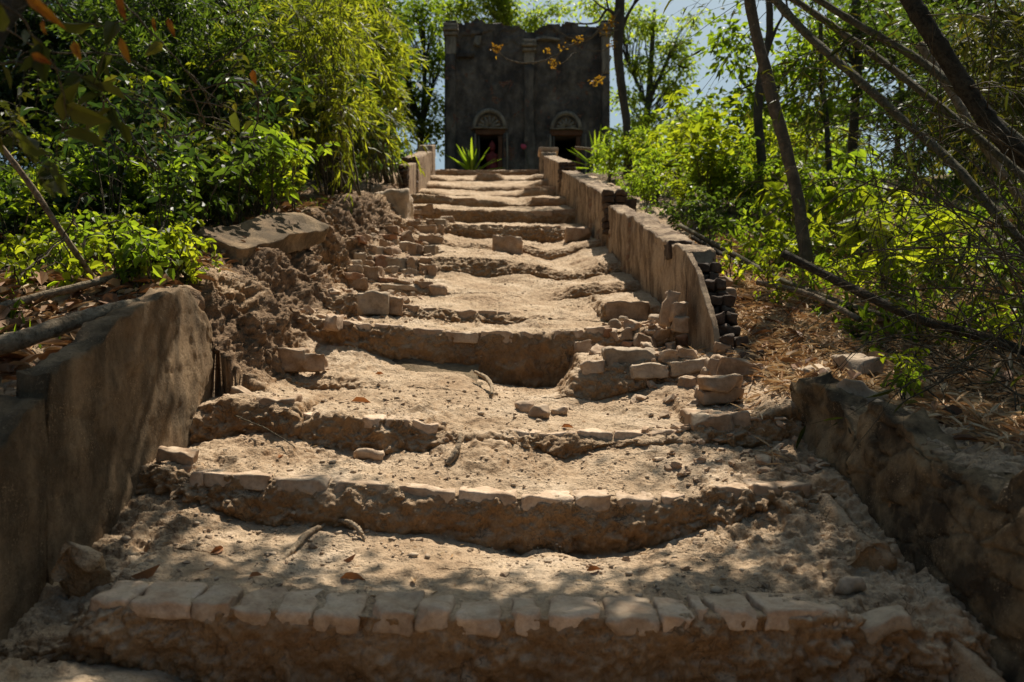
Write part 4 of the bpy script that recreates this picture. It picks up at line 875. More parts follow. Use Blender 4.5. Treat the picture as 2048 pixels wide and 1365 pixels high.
# --- the dark slim trunk in front of the hall, with its drooping flowering branch
t1 = tree('slim_tree', 'slim dark trunk at the right edge of the hall with a drooping flowering branch', [trunk_to_ground(tp([(1256, 275, 15), (1247, 200, 17), (1238, 110, 18), (1240, 40, 20), (1244, -120, 18)], 15.5)), tp([(1240, 45, 9), (1215, 20, 6), (1195, 45, 4), (1160, 48, 3), (1130, 45, 2)], 15.5), tp([(1244, 60, 8), (1262, 20, 6), (1290, -30, 4)], 15.5)],
          lb([(1250, -130, 120, 50), (1330, -90, 60, 40)], 15.5), M['leaf_air'], M['bark_dark'], .10, 1, seed=4, nper=26, clus=.3)
la = np.array(t1.location); brp = [(1240, 18), (1222, 42), (1180, 75), (1132, 95), (1105, 116), (1050, 127), (1012, 118), (996, 100)]
P_ = smooth_path([at(x, y, 15.3) for x, y in brp], 40, .012, 3); mb = MB(); mb.add(*tube(P_-la, np.linspace(.028, .010, 40), 6))
for a_, b_, s_ in (((1222, 42), (1235, 95), 1), ((1165, 82), (1150, 105), 2), ((1150, 105), (1108, 128), 3), ((1235, 85), (1165, 100), 4), ((1222, 110), (1200, 155), 5), ((1180, 75), (1110, 60), 6), ((1160, 78), (1152, 84), 7), ((1236, 60), (1150, 40), 8)):
    A_, B_ = np.array(at(*a_, 15.3)), np.array(at(*b_, 15.2)); Pm = smooth_path([A_, (A_+B_)/2+np.array([0, 0, -.08]), B_], 10, .02, s_); mb.add(*tube(Pm-la, np.linspace(.015, .006, 10), 5))
mb.build('branch', M['bark'], t1)
rs = np.random.RandomState(9)
for (x, y, k) in ((993, 97, 40), (1106, 127, 26), (1155, 82, 22), (1098, 104, 10), (1200, 158, 22), (1190, 168, 22), (1226, 45, 30), (1212, 62, 14), (1125, 95, 8), (1224, 88, 16)):
    c = np.array(at(x, y, 15.2)); C = c+rs.normal(size=(k, 3))*.04; mb = MB(); mb.add(*leaves(C, rs.normal(size=(k, 3)), rs.uniform(.04, .08, k), rs.uniform(.03, .05, k), rs)); mb.V = [v-la for v in mb.V]
    mb.build('blossom', M['blossom'], t1, False)
# --- woodland masses that close the view
def wood(name, label, lobes, mat, ls, dens, seed, nper=30, clus=.9, width=.55):
    rs = np.random.RandomState(seed); mb, c = crown_mesh(lobes, dens, ls, rs, width, .4, True, clus, nper, .45)
    o = mb.build(name, mat, None, False); tag(o, label, 'woodland', kind='stuff'); return o
r_ = random.Random(5)
def wall_lobes(x0, x1, y0, y1, D0, D1, n, rpx, seed, skip=()):
    q = random.Random(seed); out = []
    for i in range(n):
        for t_ in range(30):
            px, py, D = q.uniform(x0, x1), q.uniform(y0, y1), q.uniform(D0, D1)
            if not any(a < px < b and c < py < d for a, b, c, d in skip): break
        r = rpx*q.uniform(.6, 1.3); out.append((px, py, r, r*.75, D))
    return lb(out, 0)
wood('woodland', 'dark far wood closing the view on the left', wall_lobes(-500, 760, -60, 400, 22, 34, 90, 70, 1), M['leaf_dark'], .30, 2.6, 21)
wood('woodland', 'sunny far wood beyond the right slope', wall_lobes(1600, 2600, -60, 400, 24, 36, 60, 62, 2, ((1600, 1690, 100, 330), (1700, 1800, 180, 300))), M['leaf_mid'], .28, 2.2, 22)
wood('woodland', 'low green scrub beyond the crest right of the hall', wall_lobes(1240, 1720, 250, 400, 20, 28, 26, 44, 3), M['leaf_air'], .22, 2.5, 23, clus=.6)
wood('woodland', 'low green scrub beyond the crest left of the hall', wall_lobes(560, 850, 300, 390, 20, 27, 14, 40, 4, ((800, 860, 250, 330),)), M['leaf_bright'], .18, 2.5, 24, clus=.5)
# --- left side trees
def left_tree(label, tx, D, lobes, mat, seed, ls=.12, dens=120, name='forest_tree', wpx=14, lean=0, **k):
    t = [(tx, 420, wpx), (tx+lean*.4, 200, wpx*.85), (tx+lean, -60, wpx*.6)]
    return tree(name, label, [trunk_to_ground(tp(t, D))], lb(lobes, D), mat, k.pop('bark', M['bark_dark']), ls, dens, seed=seed, nper=30, clus=.4, **k)
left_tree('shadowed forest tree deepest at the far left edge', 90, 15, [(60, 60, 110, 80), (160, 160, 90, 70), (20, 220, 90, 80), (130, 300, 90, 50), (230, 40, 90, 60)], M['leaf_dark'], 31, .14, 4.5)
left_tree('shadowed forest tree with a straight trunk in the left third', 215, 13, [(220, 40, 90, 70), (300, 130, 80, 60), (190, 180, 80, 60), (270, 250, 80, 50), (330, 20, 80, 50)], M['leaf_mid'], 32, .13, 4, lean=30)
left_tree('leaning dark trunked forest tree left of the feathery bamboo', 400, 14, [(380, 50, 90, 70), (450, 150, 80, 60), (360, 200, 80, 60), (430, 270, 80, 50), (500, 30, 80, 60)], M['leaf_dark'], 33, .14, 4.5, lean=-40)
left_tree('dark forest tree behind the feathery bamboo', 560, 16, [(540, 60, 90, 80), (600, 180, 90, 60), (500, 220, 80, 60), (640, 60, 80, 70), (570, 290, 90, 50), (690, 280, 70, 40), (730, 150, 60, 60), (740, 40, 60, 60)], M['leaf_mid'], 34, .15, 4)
left_tree('thin tree with sunlit sprays above the left undergrowth', 330, 9, [(300, 120, 80, 50), (230, 60, 70, 50), (370, 40, 80, 50), (330, 200, 70, 40)], M['leaf_mid'], 35, .09, 1.6, wpx=12, lean=24)
# feathery yellow green bamboo sprays
def spray_plant(name, label, base_px, D, tips, seed, mat, lsize=.10, width=.12, nleaf=130, culm_r=.014, group=None, cat='bamboo', spread_=.34, culm=None, side=14):
    """arching culms from one base, each bearing drooping sprays of narrow leaves"""
    rs = np.random.RandomState(seed); b = hit(*base_px) if not isinstance(base_px, Vector) else base_px
    if b is None: b = at(*base_px, D)
    b = drop(b.x*D/b.y if False else (base_px[0]-1024)/F*D, D) if not isinstance(base_px, Vector) else b
    root = empty(name, b, label, cat, group); la = np.array(b); st_, lf = MB(), MB()
    for i, (tx, ty, d) in enumerate(tips):
        tip = np.array(at(tx, ty, d)); a = la+rs.normal(size=3)*np.array([.12, .12, 0]); mid_ = a*.45+tip*.55+np.array([0, 0, .35*np.linalg.norm(tip-a)*.5])
        Pc_ = smooth_path([a, mid_, tip], 30, .006, seed+i); st_.add(*tube(Pc_-la, np.linspace(culm_r, .003, 30), 5))
        for s in range(side):
            q = Pc_[int(rs.uniform(.35, 1)*29)]; dirn = unit(rs.normal(size=3)+np.array([0, 0, -.1])); L = spread_*rs.uniform(.6, 1.5)
            Ps = smooth_path([q, q+dirn*L*.5+np.array([0, 0, .05]), q+dirn*L+np.array([0, 0, -.35*L])], 9); st_.add(*tube(Ps-la, np.linspace(.0035, .0015, 9), 3))
            k = nleaf//side*2; ii = rs.uniform(2, 8, k); j = ii.astype(int).clip(0, 7); C = Ps[j]+(Ps[j+1]-Ps[j])*(ii-j)[:, None]
            A = unit(dirn[None]+rs.normal(size=(k, 3))*.7+np.array([0, 0, -.5])); Lg = lsize*rs.uniform(.6, 1.3, k); lf.add(*leaves(C-la, A, Lg, Lg*width, rs, True, curl=.2))
    st_.build('culms', culm or M['culm'], root); lf.build('leaves', mat, root, False); return root
q = random.Random(3)
spray_plant('feathery_bamboo', 'feathery yellow green bamboo sprays filling the upper middle left', (690, 350), 9.5, [(q.uniform(400, 720), q.uniform(-60, 200), q.uniform(8.0, 10.5)) for _ in range(30)], 41, M['leaf_soft'], .14, .15, 210, spread_=.5, side=18)
spray_plant('feathery_bamboo', 'feathery bamboo sprays hanging beside the left of the hall', (770, 330), 13, [(q.uniform(600, 775), q.uniform(-60, 250), q.uniform(11.5, 14)) for _ in range(22)], 42, M['leaf_soft'], .19, .16, 300, spread_=.7, side=18)
spray_plant('feathery_bamboo', 'darker bamboo sprays at the top of the left third', (470, 330), 8.5, [(q.uniform(180, 560), q.uniform(-60, 160), q.uniform(7.5, 9.5)) for _ in range(22)], 43, M['leaf_mid'], .13, .15, 260, spread_=.45, side=16)
# --- right side trees
rt = lambda label, tr, D, lobes, mat, seed, ls=.12, dens=90, name='forest_tree', **k: tree(name, label, [trunk_to_ground(tp(t, D)) if i == 0 else tp(t, D) for i, t in enumerate(tr)], lb(lobes, D), mat, k.pop('bark', M['bark_dark']), ls, dens, seed=seed, nper=28, clus=.4, **k)
rt('grey leaning tree rooted in the litter by the fallen poles', [[(1616, 545, 26), (1600, 420, 24), (1568, 300, 24), (1540, 180, 24), (1518, 80, 22), (1497, -30, 20), (1480, -160, 18)]], 6.3, [], None, 51, bark=M['bark'])
rt('black crooked trunk standing just behind the grey leaning tree', [[(1518, 400, 22), (1524, 330, 18), (1514, 240, 18), (1524, 130, 16), (1536, 60, 14), (1530, -80, 12)], [(1528, 120, 8), (1548, 60, 6), (1570, 20, 4)]], 9.5,
   [(1500, -110, 90, 40), (1590, -80, 70, 40)], M['leaf_bright'], 52, .12, 1)
rt('straight dark trunk with a leafy crown in the middle of the right wood', [[(1702, 375, 22), (1708, 250, 18), (1716, 150, 18), (1712, 40, 17), (1706, -80, 15)], [(1716, 140, 8), (1690, 100, 6), (1672, 60, 4)]], 12.5,
   [(1690, 40, 60, 40), (1760, 90, 50, 40), (1640, 90, 50, 34), (1720, 170, 40, 24)], M['leaf_mid'], 53, .13, 2.5)
rt('slender dark trunk between the two larger trunks of the right wood', [[(1660, 400, 12), (1650, 250, 10), (1642, 150, 9), (1640, 40, 8)]], 11.5, [(1640, 130, 34, 30), (1660, 210, 34, 30), (1620, 60, 40, 30)], M['leaf_bright'], 54, .13, 2.2)
rt('bright large leafed tree left of the black crooked trunk', [[(1590, 410, 9), (1560, 250, 9), (1520, 100, 7)], [(1562, 260, 7), (1480, 160, 5)], [(1562, 260, 6), (1480, 290, 4)]], 12,
   [(1470, 95, 40, 36), (1500, 180, 50, 36), (1570, 130, 50, 40), (1600, 220, 50, 36), (1480, 260, 44, 30), (1560, 300, 50, 30), (1445, 60, 20, 20), (1640, 160, 40, 30), (1430, 215, 22, 16), (1620, 310, 40, 24)], M['leaf_bright'], 55, .15, 2.6)
rt('tree of the right wood with broad leaves near the bare patch', [[(1790, 370, 12), (1800, 200, 10), (1806, 60, 8)]], 14, [(1800, 100, 70, 50), (1860, 200, 60, 44), (1760, 230, 40, 30), (1880, 60, 70, 40), (1820, 320, 60, 24)], M['leaf_mid'], 56, .14, 3)
rt('shaded tree at the far right behind the bamboo', [[(1930, 390, 14), (1950, 200, 12), (1960, 0, 10)]], 12, [(1940, 100, 80, 60), (2010, 220, 70, 60), (1900, 280, 50, 40), (2040, 60, 70, 60), (1990, 350, 70, 40)], M['leaf_dark'], 57, .13, 3.5)
# --- bamboo culms leaning in from the right, with arching twigs
def culm(name, label, pts, mat, seed, ntw=10, twl=(.5, 1.4), leafmat=None, nl=5, spreadz=.2, cat='bamboo culm', down=True):
    """pts (px, py, width px, D)"""
    rs = np.random.RandomState(seed); W3 = [np.array(at(p[0], p[1], p[3])) for p in pts]
    P_ = smooth_path(W3, 60); r = np.interp(np.linspace(0, 1, 60), np.linspace(0, 1, len(pts)), [p[2]/F*p[3]/2 for p in pts])
    nodes = np.arange(60) % 7 == 0; r = r*(1+.14*nodes); la = P_[0]
    root = empty(name, P_[0], label, cat); mb = MB(); mb.add(*tube(P_-la, r, 10)); mb.build('culm', mat, root)
    lf = MB()
    for i in range(ntw):
        tw = MB(); q = P_[int(rs.choice(np.where(nodes)[0]))]; d = unit(np.array([rs.normal()*.8-.5, rs.normal()*.5-.1, rs.normal()*.6-.15])); L = rs.uniform(*twl)
        Ps = smooth_path([q, q+d*L*.5+np.array([0, 0, .06*L]), q+d*L+np.array([0, 0, -.16*L])], 12, .004, seed+i); tw.add(*tube(Ps-la, np.linspace(.0036, .0011, 12), 4))
        for s in range(int(rs.uniform(2, 6))):
            a = Ps[int(rs.uniform(3, 10))]; d2 = unit(d+rs.normal(size=3)*.6); l2 = L*rs.uniform(.2, .6); Pt = smooth_path([a, a+d2*l2*.5, a+d2*l2+np.array([0, 0, -.1*l2])], 7); tw.add(*tube(Pt-la, np.linspace(.0018, .0009, 7), 3))
            if leafmat and nl:
                k = nl; C = Pt[rs.randint(2, 7, k)]; Lg = rs.uniform(.06, .13, k); lf.add(*leaves(C-la, d2+rs.normal(size=(k, 3))*.6+np.array([0, 0, -.4]), Lg, Lg*.15, rs))
        tw.build('twig', M['twig'], root)
    if lf.V: lf.build('leaves', leafmat, root, False)
    return root
culm('bamboo_culm', 'slim bamboo culm slanting down to the right edge, lowest of the three', [(1500, -60, 16, 7.2), (1600, 55, 16, 6.6), (1700, 145, 16, 6.1), (1800, 235, 16, 5.7), (1900, 322, 17, 5.3), (1990, 425, 18, 5.0), (2110, 560, 19, 4.7)], M['culm'], 61, 26, (.5, 1.5), M['leaf_olive'], nl=2)
culm('bamboo_culm', 'slim slanting bamboo culm, middle one of the three', [(1530, -40, 12, 7.5), (1640, 35, 13, 7), (1760, 120, 14, 6.5), (1870, 205, 14, 6), (1985, 300, 15, 5.6), (2120, 420, 16, 5.2)], M['culm'], 62, 22, (.5, 1.5), M['leaf_olive'], nl=2)
culm('bamboo_culm', 'slim slanting bamboo culm nearest the upper right corner, topmost of the three', [(1560, -50, 12, 7.0), (1700, 40, 14, 6.5), (1830, 115, 15, 6.1), (1930, 190, 16, 5.7), (2100, 330, 17, 5.2)], M['culm'], 63, 22, (.5, 1.5), M['leaf_olive'], nl=2)
culm('bamboo_culm', 'thick dark bamboo culm bending down at the upper right', [(1760, -120, 34, 4.6), (1815, -10, 34, 4.5), (1870, 80, 34, 4.4), (1940, 190, 35, 4.3), (2000, 270, 36, 4.2), (2090, 350, 36, 4.1), (2250, 470, 38, 4.0)], M['culm_dark'], 64, 26, (.6, 1.6), M['leaf_olive'])
culm('bamboo_culm', 'pale mottled culm crossing behind the thick dark one', [(1840, 90, 16, 6.5), (1900, 180, 16, 6.3), (1960, 280, 16, 6.1), (2060, 430, 16, 6)], M['wood_old'], 65, 5, (.4, .9), M['leaf_olive'])
q = random.Random(12)
for i in range(24):
    x0, y0 = q.uniform(2060, 2250), q.uniform(380, 900); x1, y1 = q.uniform(1700, 1900), y0-q.uniform(-120, 300); d0 = q.uniform(2.8, 4.8)
    culm('bamboo_twig', 'thin arching bamboo twig reaching in from the right edge', [(x0, y0, 4.5, d0), ((x0+x1)/2, (y0+y1)/2-q.uniform(10, 60), 3.2, d0+.2), (x1, y1, 1.6, d0+.4)], M['twig'], 200+i, 6, (.3, .9), M['leaf_olive'] if i % 4 == 0 else None, 2, cat='bamboo twig')['group'] = 'thin arching twigs at the right edge'
spray_plant('bamboo_thicket', 'dark thicket of narrow bamboo leaves filling the right edge', (2150, 420), 8, [(q.uniform(1860, 2150), q.uniform(-60, 330), q.uniform(6.5, 9)) for _ in range(20)], 44, M['leaf_olive'], .13, .13, 240, spread_=.5, side=16)
spray_plant('bamboo_thicket', 'green thicket of narrow leaves above the bare patch', (1960, 380), 11, [(q.uniform(1780, 2040), q.uniform(20, 300), q.uniform(9.5, 12)) for _ in range(12)], 45, M['leaf_mid'], .15, .15, 240, spread_=.6, side=16)
# --- shrubs and young plants
def shrub_meshes(seed, H=.7, nst=6, lsize=.075, width=.6, nl=26, spread_=.45, mat=None, pinnate=False):
    rs = np.random.RandomState(seed); st_, lf = MB(), MB()
    for i in range(nst):
        a = rs.uniform(0, 6.28); s = spread_*rs.uniform(.2, 1); h = H*rs.uniform(.55, 1.1)
        tip = np.array([math.cos(a)*s, math.sin(a)*s, h]); Ps = smooth_path([np.zeros(3)+rs.normal(size=3)*.02*np.array([1, 1, 0]), tip*np.array([.35, .35, .55]), tip, tip+np.array([math.cos(a)*.1, math.sin(a)*.1, -.04])], 16, .006, seed+i)
        st_.add(*tube(Ps, np.linspace(.006, .002, 16), 4))
        for b in range(4):
            q = Ps[int(rs.uniform(4, 15))]; d = unit(rs.normal(size=3)*np.array([1, 1, .5])); L = rs.uniform(.1, .28)*H/.7; Pb = smooth_path([q, q+d*L*.5+np.array([0, 0, .02]), q+d*L+np.array([0, 0, -.03])], 8); st_.add(*tube(Pb, np.linspace(.003, .0012, 8), 3))
            k = nl//4; t = (np.arange(k)+.5)/k*6.9; j = t.astype(int).clip(0, 6); C = Pb[j]+(Pb[j+1]-Pb[j])*(t-j)[:, None]; tang = unit(Pb[j+1]-Pb[j])
            sd = unit(np.cross(tang, np.array([0, 0, 1.])))*np.where(np.arange(k) % 2, 1, -1)[:, None]
            A = tang*.5+sd+np.array([0, 0, -.35])+rs.normal(size=(k, 3))*.2; Lg = lsize*rs.uniform(.6, 1.2, k); lf.add(*leaves(C, A, Lg, Lg*width, rs))
        k = nl//3; C = Ps[rs.randint(5, 16, k)]; Lg = lsize*rs.uniform(.6, 1.2, k); lf.add(*leaves(C, rs.normal(size=(k, 3))+np.array([0, 0, -.2]), Lg, Lg*width, rs))
    return st_, lf
def proto_shrub(name, seed, mat, label, group, **k):
    st_, lf = shrub_meshes(seed, **k); r = empty(name, (0, 0, -50), label, 'shrub', group)
    st_.build('stems', M['twig'], r); lf.build('leaves', mat, r, False); return r
def place_copy(proto, loc, rz, s, label=None, group=None, used=set()):
    if proto.name in used:
        r = proto.copy(); col.objects.link(r)
        for ch in proto.children: c = ch.copy(); col.objects.link(c); c.parent = r
    else: r = proto; used.add(proto.name)
    r.location = loc; r.rotation_euler = (0, 0, rz); r.scale = (s, s, s)
    if label: r['label'] = label
    if group: r['group'] = group
    return r
kinds = {}
def bank(key, mats, n, **k):
    kinds[key] = [dict(seed=100+37*len(kinds)+i, mat=mats[i % len(mats)], k=k) for i in range(n)]
def scatter(key, name, regions, label, group, seed, smin, smax, protos):
    q = random.Random(seed)
    for (x0, x1, y0, y1, n) in regions:
        for i in range(n):
            h = hit(q.uniform(x0, x1), q.uniform(y0, y1))
            if h is None: continue
            u = h.x-cx(h.y)
            if -1.62 < u < 1.72 and h.y < 21.5: continue
            place_copy(q.choice(protos), h-Vector((0, 0, .02)), q.uniform(0, 6.28), q.uniform(smin, smax), label, group)
PL = [proto_shrub('leafy_shrub', 300+i, M['leaf_bright'] if i % 2 else M['leaf_mid'], 'x', 'x', H=.75, nst=6, lsize=.095, width=.58, nl=22) for i in range(4)]
PY = [proto_shrub('leafy_shrub', 320+i, M['leaf_yellow'] if i % 2 else M['leaf_bright'], 'x', 'x', H=1.0, nst=8, lsize=.12, width=.5, nl=26, spread_=.5) for i in range(4)]
PS = [proto_shrub('seedling', 340+i, M['leaf_bright'] if i % 2 else M['leaf_yellow'], 'x', 'x', H=.26, nst=3, lsize=.055, width=.65, nl=16, spread_=.14) for i in range(4)]
PD = [proto_shrub('leafy_shrub', 380+i, [M['leaf_dark'], M['leaf_olive'], M['leaf_yellow']][i], 'x', 'x', H=1.25, nst=5, lsize=.13, width=.45, nl=18, spread_=.35) for i in range(3)]
for r in PS: r['category'] = 'seedling'
scatter('a', '', [(20, 420, 400, 520, 16), (200, 700, 385, 480, 24), (330, 640, 430, 500, 10)], 'green ovate leafed shrub on the bank above the left parapet', 'shrubs on the left bank', 1, .55, 1.0, PL+PD)
scatter('b', '', [(480, 790, 340, 400, 16), (0, 500, 340, 400, 18)], 'taller green shrub further up the left slope', 'shrubs on the upper left slope', 2, .8, 1.2, PL+PD+PD)
scatter('c', '', [(1240, 1560, 385, 430, 15), (1190, 1300, 345, 375, 8), (1350, 1650, 400, 450, 6)], 'yellow green sunlit shrub on the slope right of the parapet', 'sunlit shrubs on the right slope', 3, .45, .95, PY)
scatter('d', '', [(1350, 1620, 440, 500, 7), (1700, 2030, 480, 600, 4), (1640, 1800, 395, 450, 5), (1900, 2040, 395, 470, 3)], 'low leafy shrub among dead twigs on the right slope', 'low shrubs on the right slope', 4, .35, .7, PL)
scatter('e', '', [(430, 520, 500, 640, 8), (230, 460, 500, 590, 26), (0, 220, 500, 590, 16), (1460, 1700, 520, 640, 6), (1700, 2040, 560, 830, 10), (700, 800, 375, 400, 5)], 'small green seedling coming up through dead leaves', 'seedlings in the leaf litter', 5, .7, 1.3, PS)
# single plants one can point to
big = proto_shrub('sapling', 360, M['leaf_yellow'], 'bright broad leafed sapling beside the end of the dark fallen pole', None, H=.6, nst=5, lsize=.20, width=.40, nl=18, spread_=.5)
place_copy(big, drop(*(lambda v: (v.x, v.y))(hit(1770, 590) or at(1770, 590, 5.4)))-Vector((0, 0, .02)), 1, 1.0, 'bright broad leafed sapling behind the dark fallen pole')
for x_, y_, s_, lb_ in ((1655, 500, 1.0, 'broad leafed yellow green sapling in the middle of the right slope'), (1880, 560, .9, 'broad leafed sapling among arching twigs at the right edge'), (1570, 530, .55, 'small broad leafed sprout at the foot of the grey leaning tree')):
    place_copy(big, (hit(x_, y_) or at(x_, y_, 6))-Vector((0, 0, .02)), x_, s_, lb_)
b2 = proto_shrub('sapling', 361, M['leaf_bright'], 'x', None, H=.8, nst=5, lsize=.14, width=.42, nl=22, spread_=.35)
place_copy(b2, (hit(1665, 500) or at(1665, 500, 7))-Vector((0, 0, .02)), 2, 1.0, 'broad leafed sapling just right of the grey leaning tree')
b3 = proto_shrub('sapling', 362, M['leaf_bright'], 'x', None, H=.9, nst=6, lsize=.13, width=.34, nl=36, spread_=.5)
place_copy(b3, (hit(200, 470) or at(200, 470, 5))-Vector((0, 0, .02)), 2, .8, 'drooping narrow leafed sapling above the leaning stick on the left')
b4 = proto_shrub('sapling', 363, M['leaf_yellow'], 'x', None, H=1.5, nst=6, lsize=.12, width=.5, nl=44, spread_=.5)
place_copy(b4, (hit(1412, 428) or at(1412, 428, 9))-Vector((0, 0, .02)), 2, 1.0, 'tall thin stemmed yellow green sapling behind the long right parapet')
# sword leafed plants before the hall
def sword_plant(px, py, D, n, L, label, seed):
    rs = np.random.RandomState(seed); v = at(px, py, D); root = empty('sword_plant', v, label, 'plant'); mb = MB()
    for i in range(n):
        a = rs.uniform(0, 6.28); el = rs.uniform(.25, 1.45); l = L*rs.uniform(.7, 1.1); d = np.array([math.cos(a)*math.cos(el), math.sin(a)*math.cos(el), math.sin(el)])
        Ps = np.array([d*l*t+np.array([0, 0, -.22*l*t*t*math.cos(el)]) for t in np.linspace(.02, 1, 9)]); S = unit(np.cross(d, np.array([0, 0, 1.])))
        wv = .038*np.sin(np.linspace(.5, math.pi-.05, 9))+.004; up = unit(np.cross(S, d))*.35
        V = np.stack([Ps-S*wv[:, None]+up*wv[:, None], Ps, Ps+S*wv[:, None]+up*wv[:, None]], 1).reshape(-1, 3); mb.add(V, grid_faces(9, 3))
    mb.build('leaves', M['leaf_bright'], root, True)
    st_ = MB(); st_.add(*tube([(0, 0, -.5), (0, 0, .1)], [.09, .05], 8)); st_.build('stem', M['bark'], root); return root
sword_plant(944, 352, 23.5, 34, 1.15, 'spiky sword leafed plant in front of the left doorway', 1)
sword_plant(1192, 340, 22.5, 30, 1.25, 'spiky sword leafed plant in front of the right doorway', 2)
sword_plant(1220, 330, 23, 24, 1.0, 'second spiky plant just right of the one before the right doorway', 3)
# --- dead wood
def pole(name, label, pts, mat, seed=0, cat='fallen pole', jit=.0, sides=9):
    W3 = [np.array(at(p[0], p[1], p[3])) for p in pts]; n = 30; P_ = smooth_path(W3, n, jit, seed); r = np.interp(np.linspace(0, 1, n), np.linspace(0, 1, len(pts)), [p[2]/F*p[3]/2 for p in pts])
    c = P_.mean(0); mb = MB(); mb.add(*tube(P_-c, r*(1+.08*(np.arange(n) % 6 == 0)), sides, .04, seed)); o = mb.build(name, mat); o.location = c; return tag(o, label, cat)
pole('fallen_pole', 'dark fallen bamboo pole lying across the right slope towards the right edge', [(1568, 508, 17, 5.2), (1700, 575, 18, 4.8), (1830, 636, 18, 4.4), (1950, 670, 20, 4.1), (2100, 720, 20, 3.8)], M['culm_dark'], 1)
pole('fallen_pole', 'long pale bamboo pole lying on the slope behind the long right parapet', [(1360, 452, 9, 7.6), (1450, 500, 11, 6.8), (1560, 560, 12, 6.0), (1700, 612, 13, 5.3), (1850, 655, 13, 4.8)], M['culm'], 2)
pole('fallen_pole', 'short dark pole lying under the long pale bamboo pole', [(1385, 475, 9, 7.3), (1440, 508, 11, 6.8), (1500, 540, 11, 6.4)], M['culm_dark'], 3)
pole('fallen_pole', 'split pale bamboo pole half buried in the straw', [(1515, 565, 11, 5.7), (1620, 590, 12, 5.4), (1720, 640, 12, 5.0)], M['wood_old'], 4)
pole('fallen_pole', 'grey pole lying in the leaves at the left edge above the parapet', [(-60, 632, 17, 3.4), (60, 598, 17, 3.6), (180, 568, 15, 3.8), (282, 540, 11, 4.0)], M['wood_old'], 5)
pole('fallen_log', 'thick cracked grey log lying behind the tall left parapet', [(-90, 716, 40, 2.75), (40, 680, 38, 2.85), (140, 645, 34, 3.0), (225, 618, 26, 3.15), (275, 603, 14, 3.3)], M['wood_old'], 6, 'fallen log')
pole('leaning_stick', 'straight grey stick leaning down through the left undergrowth', [(-20, 265, 11, 3.6), (60, 370, 12, 3.7), (120, 460, 12, 3.8), (186, 556, 12, 4.0)], M['wood_old'], 7, 'stick')
pole('stick', 'pale curved stick standing at the gap of the third step', [(922, 868, 8, 3.6), (918, 888, 10, 3.55), (908, 910, 14, 3.5), (894, 930, 12, 3.47)], M['root'], 8, 'stick', .002)
pole('root', 'crooked pale root lying on the tread of the lowest step', [(650, 1050, 7, 3.08), (618, 1066, 12, 2.98), (590, 1094, 13, 2.86), (568, 1116, 11, 2.78), (545, 1132, 5, 2.74)], M['root'], 9, 'root', .003)
pole('root', 'short bent root hooking out of the second riser', [(678, 1042, 8, 3.1), (700, 1046, 10, 3.04), (718, 1060, 10, 3.0), (730, 1080, 7, 2.98)], M['root'], 10, 'root', .002)
pole('root', 'curved pale root lying on the dirt left of the pit', [(950, 744, 6, 4.85), (970, 755, 9, 4.75), (982, 770, 9, 4.6), (984, 790, 6, 4.45)], M['root'], 11, 'root', .003)
pole('stick', 'thin dry twig lying across the left of the third step tread', [(470, 832, 3, 3.72), (540, 862, 3, 3.6), (590, 895, 2, 3.5)], M['twig'], 12, 'stick', .002)
pole('stick', 'pale stick jutting over the shrubs above the upper right parapet', [(1150, 296, 6, 19.5), (1198, 300, 5, 19.3)], M['wood_old'], 13, 'stick')
for i, (x, y, l_, a, lab) in enumerate(((722, 806, .10, 10, 'curled orange brown leaf on the dirt left of the pit'), (440, 1112, .07, 60, 'dark curled leaf on the tread above the lowest step at left'), (700, 1126, .05, 30, 'small brown leaf near the crooked root'), (705, 1162, .08, 5, 'thin reddish leaf above the lowest brick row'), (512, 1160, .045, 50, 'short dark leaf scrap above the lowest brick row'), (568, 920, .05, 80, 'dark shrivelled leaf on the second tread'), (848, 1172, .06, 100, 'narrow pale leaf above the middle of the lowest row'), (1665, 1150, .06, 80, 'dry bamboo leaf on the right of the lowest tread'), (1432, 1270, .06, 60, 'pale bamboo leaf stuck on the lowest riser'), (1190, 1148, .06, 20, 'bark flake on the middle of the lowest tread'), (290, 1158, .09, 20, 'long brown leaf at the left end of the lowest row'), (760, 752, .06, 30, 'small brown flake beside the third step'), (1135, 858, .06, 0, 'orange leaf scrap below the pale stones'))):
    h = hit(x, y) or at(x, y, 3); rs = np.random.RandomState(i); mb = MB(); V, Fq = leaves(np.zeros((1, 3)), np.array([[math.cos(R(a)), math.sin(R(a)), .15]]), np.array([l_]), np.array([l_*.38]), rs, False, .5, .25)
    mb.add(V, Fq); o = mb.build('dry_leaf', M['dry_leaf'] if i not in (6, 7, 8) else M['litter'], None, False); o.location = h+Vector((-l_/2, 0, .008)); tag(o, lab, 'leaf')
